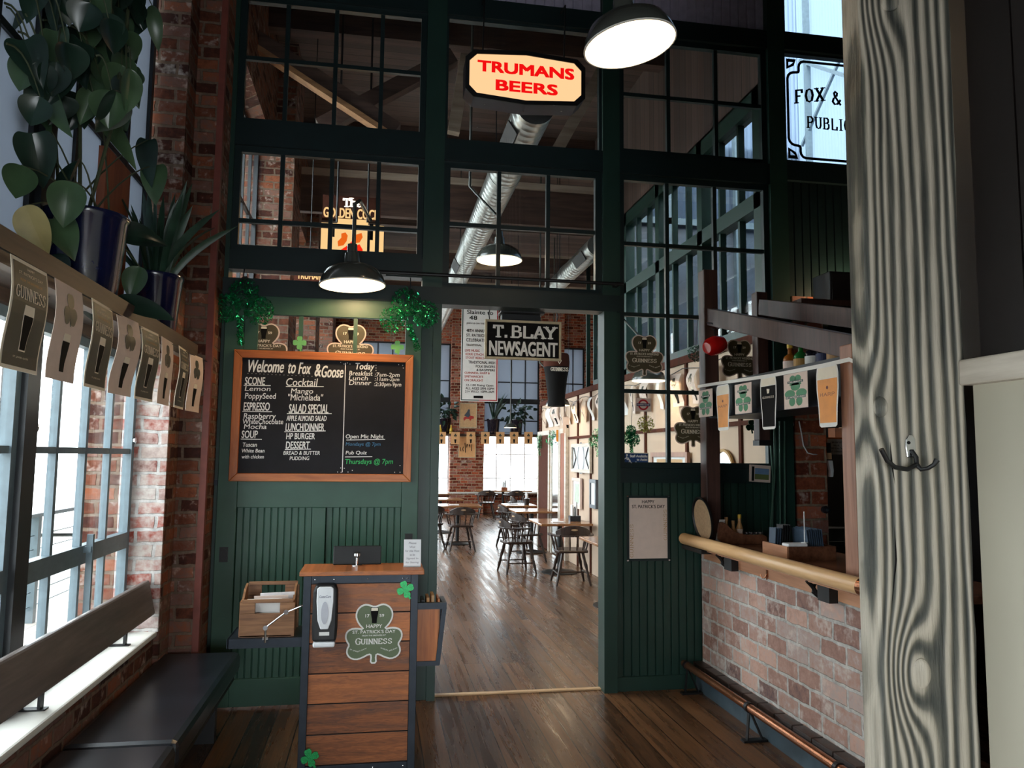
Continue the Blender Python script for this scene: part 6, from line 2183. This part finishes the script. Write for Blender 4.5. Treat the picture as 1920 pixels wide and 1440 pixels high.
# lamps in the dining room
for px, py, w_, dia, lab, e in ((1217, 714, 65, .37, 'lit lamp shade seen through the panes, below the brown shamrock sign beside the doorway', 14),
                               (936, 488, 86, .45, 'warm lit lamp shade seen from below through the panes over the doorway', 9),
                               (1046, 760, 45, .38, 'black lamp shade in front of the big hanging pint', 10),
                               (1038, 781, 35, .38, 'black lamp shade just below and behind the one at the hanging pint', 10),
                               (957, 802, 24, .34, 'small black lamp shade before the far window, beside a snake plant', 6)):
    dpt = FPX * dia / w_
    d = ray(px, py)
    p = CAM + d * (dpt / d.dot(_fw))
    lamp('dining_lamp', lab, p, dia, [(p.x, p.y, p.z + dia * .6), (p.x, p.y, p.z + dia * .6 + .15), (p.x - (.3 if p.z + .6 < 6 and 1.0 < p.x < 3.4 else 0), p.y, p.z + dia * .6 + .45), (p.x - (.3 if 1.0 < p.x < 3.4 else 0), p.y, 6.5)], power=e, group='dining room lamps')

# big hanging pint
d = ray(1043, 762)
p = CAM + d * (11.4 / d.dot(_fw))
t = thing('hanging_pint', 'big hanging stout pint display over the dining room tables', 'display', p)
MB().lathe([(0, 0), (.13, 0), (.125, .1), (.16, .42), (.185, .55), (.19, .58)], 28, p, cap=False).build('stout', 'ink', t, smooth=True)
MB().lathe([(.19, .58), (.195, .66), (.185, .76), (.17, .78), (0, .78)], 28, p, cap=False).build('collar', 'batten', t, smooth=True)
lt = MB(front(p.x, p.y - .198, p.z))
serif(lt, 'GUINNESS', -.13, .5, .13, .56, 0, .16)
lt.tube([(-.03, .66, 0), (0, .61, 0), (.03, .66, 0)], .005, 5)
lt.build('lettering', 'cream', t)
MB().tube([p + Vector((0, 0, .78)), (p.x, p.y, 6.5)], .005, 6).build('cord', 'black', t)

# hanging banner
YB = 4.0
a, b = U(863, 752, Y=YB), U(935, 575, Y=YB)
cx_, w_, z0, z1 = (a.x + b.x) / 2, b.x - a.x, a.z, b.z
h_ = z1 - z0
t = thing('celebration_banner', 'tall paper celebration banner with a green and red border hung inside the doorway', 'banner', (cx_, YB, z0))
m4 = front(cx_, YB, z0)
MB(m4).rect(-w_ / 2, 0, w_ / 2, h_, 0, .006).build('sheet', 'paper', t)
MB(m4).rect(-w_ / 2 + .008, .01, -w_ / 2 + .02, h_, .006, .0075).rect(-w_ / 2 + .02, .01, 0, .022, .006, .0075).build('green_border', 'green', t)
MB(m4).rect(w_ / 2 - .02, .01, w_ / 2 - .008, h_, .006, .0075).rect(0, .01, w_ / 2 - .02, .022, .006, .0075).build('red_border', 'undred', t)
lt, rd = MB(m4), MB(m4)


def bl_(mbx, s_, x0, x1, y0, y1, bold=.01):
    put(mbx, s_, -w_ / 2 + x0 * w_, z_(y1), -w_ / 2 + x1 * w_, z_(y0), .008, bold)


def z_(y):   # y in the tall crop of the photo, 125 (top) to 1020 (foot)
    return h_ * (1020 - y) / (1020 - 95)


for s_, x0, x1, y0, y1 in (('Slainte to', .14, .85, 140, 180), ('48', .2, .42, 195, 235), ('JOIN US ON THE', .13, .62, 262, 280), ('48TH ANNUAL', .13, .72, 325, 355), ("ST. PATRICK'S", .13, .72, 370, 400), ('CELEBRATION', .13, .78, 415, 447), ('TRADITIONAL', .13, .55, 470, 490),
                           ('TRADITIONAL IRISH', .2, .92, 632, 658), ('FOLK SINGERS', .4, .92, 672, 695), ('& BAGPIPERS', .42, .92, 707, 728), ('12-1:00 Rising Open', .15, .88, 855, 880), ('ALL AGES 5PM-10PM', .13, .9, 885, 908), ('21+ W/I.D. 10PM-2AM', .12, .9, 915, 938)):
    bl_(lt, s_, x0, x1, y0, y1)
for s_, x0, x1, y0, y1 in (('LIVE MUSIC', .1, .5, 522, 545), ('KERRI LYNCH', .12, .6, 558, 580), ('STOUT REBELS', .12, .62, 592, 614), ('GUINNESS, HARP &', .1, .78, 738, 760), ("SMITHWICK'S", .1, .6, 772, 795), ('ON DRAUGHT', .1, .6, 808, 830)):
    bl_(rd, s_, x0, x1, y0, y1)
lt.rect(-.07, z_(990), .05, z_(965), .0076, .008)
lt.build('lettering', 'ink', t)
rd.build('red_lettering', 'redink', t)
MB().tube([(cx_ - w_ / 2 + .02, YB, z1), (cx_ - w_ / 2 + .02, YB + .1, 4.85)], .003, 5).tube([(cx_ + w_ / 2 - .02, YB, z1), (cx_ + w_ / 2 - .02, YB + .1, 4.85)], .003, 5).build('cord', 'black', t)

# far wall posters and bunting
for px, py, pw_, ph_, lab, kind in ((878, 779, 33, 46, 'tan poster of a rider on a red horse on the far brick pillar', 0), (876, 838, 33, 40, 'ochre poster with black scrawls low on the far brick pillar', 1)):
    c0 = U(px, py, Y=16.72)
    k = (c0 - CAM).dot(_fw) / FPX
    t = wall_art('wall_poster', lab, 'poster', front(c0.x, 16.745, c0.z), pw_ * k, ph_ * k, 'bone', .02, 'oldpaper' if kind == 0 else 'orangepaper', .012)
    m4 = front(c0.x, 16.745, c0.z)
    W_, H_ = pw_ * k, ph_ * k
    g = MB(m4)
    if kind == 0:
        g.prism([(-.1, -.04), (.05, .0), (.16, -.02), (.17, -.08), (.1, -.1), (.06, -.16), (.03, -.1), (-.06, -.1), (-.12, -.16), (-.14, -.08)], .007, .009)
        g.build('print', 'redink', t)
        MB(m4).prism([(-.12, .0), (-.04, .1), (0, .18), (.05, .17), (.04, .08), (.06, .0), (0, -.06)], .0095, .011).build('print', 'sidewall', t)
    else:
        for i in range(6):
            q = [(-.18 + i * .06 + r2.uniform(-.02, .02), r2.uniform(-.2, .2), .008) for _ in range(3)]
            g.tube(q, .01, 5)
        g.build('print', 'ink', t)
t = thing('bunting', 'string of orange printed cards along the far window shelf', 'bunting', (2.8, 16.5, 2.0))
pts = [U(px, py, Y=16.5) for px, py in ((815, 808), (900, 809), (1000, 812))]
MB().tube(pts, .006, 5).build('cord', 'black', t)
for i, px in enumerate((828, 854, 883, 910, 938, 964, 991)):
    c0 = U(px, 810, Y=16.49)
    card(front(c0.x, 16.49, c0.z), .25, .35, 'orange', t, wave=0.0)
for px, m_, lab in ((825, 'yellow', 'yellow bottle shape on the far window shelf by the doorway edge'), (845, 'yellow', 'second yellow bottle shape on the far window shelf')):
    c0 = U(px, 805, Y=16.8)
    tag(MB().lathe([(.05, 0), (.05, .12), (.02, .18), (.02, .25), (0, .25)], 10, (c0.x, 16.66, 2.33)).build('bottle', m_), lab, 'bottle')


def spiky(c, r_, h_, n, seed, t, mat='blade'):
    rr = random.Random(seed)
    mb = MB()
    for i in range(n):
        a = rr.uniform(0, 6.28)
        o = rr.uniform(.1, .7)
        d = Vector((math.cos(a) * o, math.sin(a) * o, 1)).normalized()
        L_ = h_ * rr.uniform(.6, 1)
        sd = d.cross(Vector((math.sin(a), -math.cos(a), .2))).normalized() * .03
        b0 = Vector(c) + Vector((rr.uniform(-.05, .05), rr.uniform(-.05, .05), 0))
        q = [b0, b0 + d * L_ * .5, b0 + d * L_ + Vector((math.cos(a), math.sin(a), 0)) * .1 * o]
        v_ = [mb.v(q[0] - sd), mb.v(q[0] + sd), mb.v(q[1] + sd), mb.v(q[1] - sd), mb.v(q[2])]
        mb.f([v_[0], v_[1], v_[2], v_[3]])
        mb.f([v_[3], v_[2], v_[4]])
    mb.build('foliage', mat, t)


def bushy(c, r_, n, seed, t):
    rr = random.Random(seed)
    mb = MB()
    for i in range(n):
        d = Vector((rr.gauss(0, 1), rr.gauss(0, 1), rr.gauss(.2, .8)))
        b0 = Vector(c) + d * r_ * .5
        leaf(mb, b0, d + Vector((0, 0, -.6)), (0, -1, .5), .16, .10)
    mb.build('foliage', 'leaf', t)


for px, kd, lab in ((925, 0, 'snake plant in a dark pot on the far window shelf'), (968, 1, 'leafy plant in a dark pot on the far window shelf'), (832, 1, 'leafy plant on the far window shelf, half behind the doorway edge')):
    c0 = U(px, 806, Y=16.8)
    t = thing('window_plant', lab, 'potted plant', (c0.x, 16.8, 2.33))
    pot(t, Vector((c0.x, 16.8, 2.33)), .19, .45, 'bottledark')
    (spiky((c0.x, 16.8, 2.75), .2, .95, 16, 3, t) if kd == 0 else bushy((c0.x, 16.8, 2.95), .35, 60, int(px), t))

M['palegreen'] = flat('pale_green_print', (186, 200, 182), 0.7)
# right wall: doors, pictures, bunting
XW = XR - .023
def wy(px):
    return U(px, 853, X=XW).y


dn = 2
for a, b, m_ in ((1013, 1031, 'batten'), (1038, 1050, 'mirror'), (1054, 1062, 'rustwood')):
    y0, y1 = sorted((wy(a), wy(b)))
    o = slab('door_%d' % dn, m_, XR - .05, XR - .005, y0, y1, 0.02, 2.1)
    struct(MB().box(XR - .06, XR - .005, y0 - .09, y0, 0, 2.18).box(XR - .06, XR - .005, y1, y1 + .09, 0, 2.18).box(XR - .06, XR - .005, y0, y1, 2.1, 2.18), 'door_frame', 'palewood', o)
    dn += 1
for x0, x1, y0, y1, fm_, face, lab in ((1074, 1110, 832, 886, 'palewood', 'etchedglass', 'etched mirror in a wide pale frame on the plaster wall beyond the doorway'), (1076, 1092, 896, 953, 'pinkpaper', 'paper', 'tall pale green print below the etched mirror'), (1109, 1121, 899, 953, 'sidewall', 'paper', 'narrow blue framed certificate next to the doorway jamb'),
                                       (1225, 1294, 848, 888, 'postlight', 'paper', 'white matted print in a brown frame low behind the panes')):
    ya, yb = sorted((wy(x0), wy(x1)))
    c0, c1 = U(x0, y1, X=XW), U(x1, y0, X=XW)
    zz = [U(x, y, X=XW).z for x in (x0, x1) for y in (y0, y1)]
    z0_, z1_ = sum(sorted(zz)[:2]) / 2, sum(sorted(zz)[2:]) / 2
    t = wall_art('framed_picture', lab, 'picture', onright(XW, (ya + yb) / 2, (z0_ + z1_) / 2), yb - ya, z1_ - z0_, fm_, .05, face, .035)
    m4 = onright(XW, (ya + yb) / 2, (z0_ + z1_) / 2)
    g = MB(m4)
    w2, h2 = (yb - ya) / 2, (z1_ - z0_) / 2
    if x0 == 1074:
        g.ring(0, 0, w2 * .3, w2 * .36, .0176, .019, 28, 1.2)
        for s_ in (-1, 1):
            g.tube([(s_ * w2 * .8, -h2 * .7, .018), (s_ * w2 * .5, 0, .018), (s_ * w2 * .75, h2 * .7, .018)], .012, 5)
        g.build('etching', 'steel', t)
    elif x0 == 1225:
        g.rect(-w2 * .7, -h2 * .8, w2 * .7, h2 * .35, .0176, .019)
        g.build('print', 'oldpaper', t)
    else:
        g.rect(-w2 * .5, -h2 * .7, w2 * .5, h2 * .6, .0176, .019)
        g.build('print', 'frost' if False else 'palegreen' if x0 == 1076 else 'napkin', t)
yc = wy(1358)
c0 = U(1358, 884, X=XW)
t = thing('round_mirror', 'round mirror in a gilt rim low behind the panes near the tall bar post', 'mirror', (XW, c0.y, c0.z - .2))
m4 = onright(XW, c0.y, c0.z - .02)
MB(m4).ring(0, 0, .20, .225, 0, .02, 40).build('rim', 'goldink', t)
MB(m4).disc(0, 0, .2, .2, 0, .008, 40).build('mirror', 'mirror', t)
t = thing('bunting', 'string of curling white printed cards along the plaster wall', 'bunting', (3.0, 4.5, 2.2))
pts = []
for i in range(33):
    y = .9 + i * .25
    pts.append((3.08, y, 2.62 - .05 * math.sin(i * .8) ** 2))
MB().tube(pts, .005, 5).build('cord', 'black', t)
r3 = random.Random(21)
for i in range(17):
    y = 1.15 + i * .47
    card(onright(3.08, y, 2.58) @ Matrix.Rotation(r3.uniform(-.35, .35), 4, 'Y') @ Matrix.Rotation(r3.uniform(-.12, .12), 4, 'Z'), .2, .34, 'clover' if i % 3 else 'plain', t, wave=r3.uniform(.02, .045))
for px, py, lab in ((1011, 832, 'green tinsel shamrock at the far side of the dark wooden door'), (1036, 826, 'green tinsel shamrock over the post between the two doors'), (1119, 828, 'green tinsel shamrock half hidden by the doorway jamb')):
    p = U(px, py, X=XR - .1)
    tinsel('tinsel_shamrock', lab, p, .36, n=800, hook=0, lobes=((0, .3, .2), (-.1, 0, .25), (.1, 0, .25)), seed=int(px))
for px, py, lab, m_ in ((1065, 797, 'pale card with a pint print hung on its own before the plaster wall', 'pinkpaper'), (1050, 817, 'small orange card hanging below the black lamp shades', 'orange')):
    YC = 7.0 if px == 1065 else 7.5
    p = U(px, py, Y=YC)
    t = thing('hanging_card', lab, 'card', p)
    hh = .17 if px == 1065 else .13
    MB(front(p.x, YC, p.z)).rect(-hh * .52, -hh * .8, hh * .52, hh * .8, 0, .003).build('card', m_, t)
    pint_shape(MB(front(p.x, YC, p.z)), 0, -hh * .6, hh * .8, .003, .004, 'body').build('print', 'ink', t)
    MB().tube([(p.x, YC, p.z + hh * .8), (p.x, YC, 6.5)], .002, 4).build('thread', 'black', t)

# lit pub sign under the dining roof
YG = 2.4
m = lambda px, py: U(px, py, Y=YG)
a, b = m(598, 548), m(720, 424)
t = thing('lit_pub_sign', 'lit cream box sign with a red bird under glowing letters, behind the high panes', 'sign', ((a.x + b.x) / 2, YG, a.z))
m4 = front(0, YG, 0)
MB(m4).rect(a.x, a.z, b.x, b.z, -.12, 0).rect(m(632, 424).x, b.z, m(690, 424).x, m(660, 411).z, -.12, 0).build('sign_box', 'neon', t)
g = MB(m4)
for x0, x1, y0, y1 in ((620, 628, 424, 444), (692, 700, 420, 450)):
    g.rect(m(x0, y1).x, m(x0, y1).z, m(x1, y0).x, m(x1, y0).z, .001, .004)
g.rect(m(688, 470).x, m(688, 545).z, m(693, 470).x, m(688, 425).z, .001, .02)
g.build('inner_frame', 'ink', t)
rp_ = lambda l_: [(m(*q).x, m(*q).z) for q in l_]
MB(m4).prism(rp_(((627, 475), (640, 468), (655, 458), (661, 450), (666, 462), (674, 458), (680, 468), (680, 478), (672, 482), (660, 484), (650, 480), (628, 476))), .001, .004).build('bird', 'neonred', t)
MB(m4).prism(rp_(((634, 462), (633, 453), (640, 446), (640, 438), (648, 436), (652, 442), (650, 452), (644, 460))), .001, .004).prism(rp_(((666, 456), (668, 440), (678, 437), (680, 445), (674, 455))), .001, .004).build('bird_head', 'neonorange', t)
g = MB(m4)
serif(g, 'T', m(644, 388).x, m(644, 389).z, m(656, 370).x, m(656, 371).z, .0, .22)
serif(g, 'he', m(657, 388).x, m(657, 389).z, m(679, 370).x, m(679, 371).z, .0, .22)
g.build('upper_lettering', 'neonwhite', t)
g = MB(m4)
put(g, 'GOLDEN COCK', m(606, 409).x, m(660, 410).z, m(712, 392).x, m(660, 391).z, .0, .02)
g.build('lower_lettering', 'neon', t)
MB(m4).rect(m(604, 409).x, m(660, 410).z, m(714, 391).x, m(660, 368).z, -.03, -.004).build('back_board', 'batten', t)
hk = MB()
for px in (689, 632):
    q = m(px, 420)
    hk.tube([(q.x, YG - .06, q.z), (q.x, YG - .06, 6.3)], .012, 6)
hk.build('hanger_rod', 'black', t)
q = U(580, 522, Y=2.9)
t = thing('small_lit_sign', 'small lit beer sign in the narrow gap under the high panes', 'sign', (q.x, 2.9, q.z - .1))
MB(front(q.x, 2.9, q.z)).rect(-.16, -.1, .16, .1, -.03, 0).build('board', 'batten', t)
put(MB(front(q.x, 2.9, q.z)), 'TRUMAN', -.13, -.01, .13, .06, .002, .02).build('lettering', 'neon', t)
MB().tube([(q.x, 2.9, q.z + .1), (q.x, 2.9, 6.5)], .006, 6).build('rod', 'black', t)

# outside the windows
t = thing('deck_railing', 'pale wire railing on the deck beyond the windows', 'railing', (-3.6, 0, -.12))
for i in range(9):
    y = -6 + i * 1.6
    MB().box(-3.64, -3.56, y - .04, y + .04, -.12, 1.0).build('post', 'winsteel', t)
MB().box(-3.66, -3.54, -6.1, 7, 1.0, 1.04).build('handrail', 'winsteel', t)
wr = MB()
for k in range(6):
    wr.tube([(-3.6, -6, .05 + k * .15), (-3.6, 6.9, .05 + k * .15)], .006, 5)
wr.build('wires', 'winsteel', t)
yb = U(154, 1120, X=-1.9).y
tag(MB().box(-1.95, -1.87, yb - .09, yb + .09, -.12, 1.12).build('yellow_bollard', 'yellowpost', bevel=.01), 'yellow post close outside the window behind the bench', 'post')
for x, y, r_, lab in ((-6.5, 2.5, 1.6, 'round green shrub beyond the deck railing, seen in the upper lights of the window'), (-7.5, -2.6, 1.4, 'sunlit green shrub beyond the deck railing toward the bench end')):
    mb = MB()
    rr = random.Random(int(y * 10))
    for _ in range(700):
        d = Vector((rr.gauss(0, 1), rr.gauss(0, 1), rr.gauss(0, 1))).normalized() * r_ * rr.uniform(.75, 1)
        leaf(mb, Vector((x, y, 1.2)) + d, d, (0, 0, 1), .3, .2)
    mb.lathe([(.1, -1.8), (.08, 0)], 8, (x, y, 1.2))
    tag(mb.build('shrub', 'shrub'), lab, 'shrub')
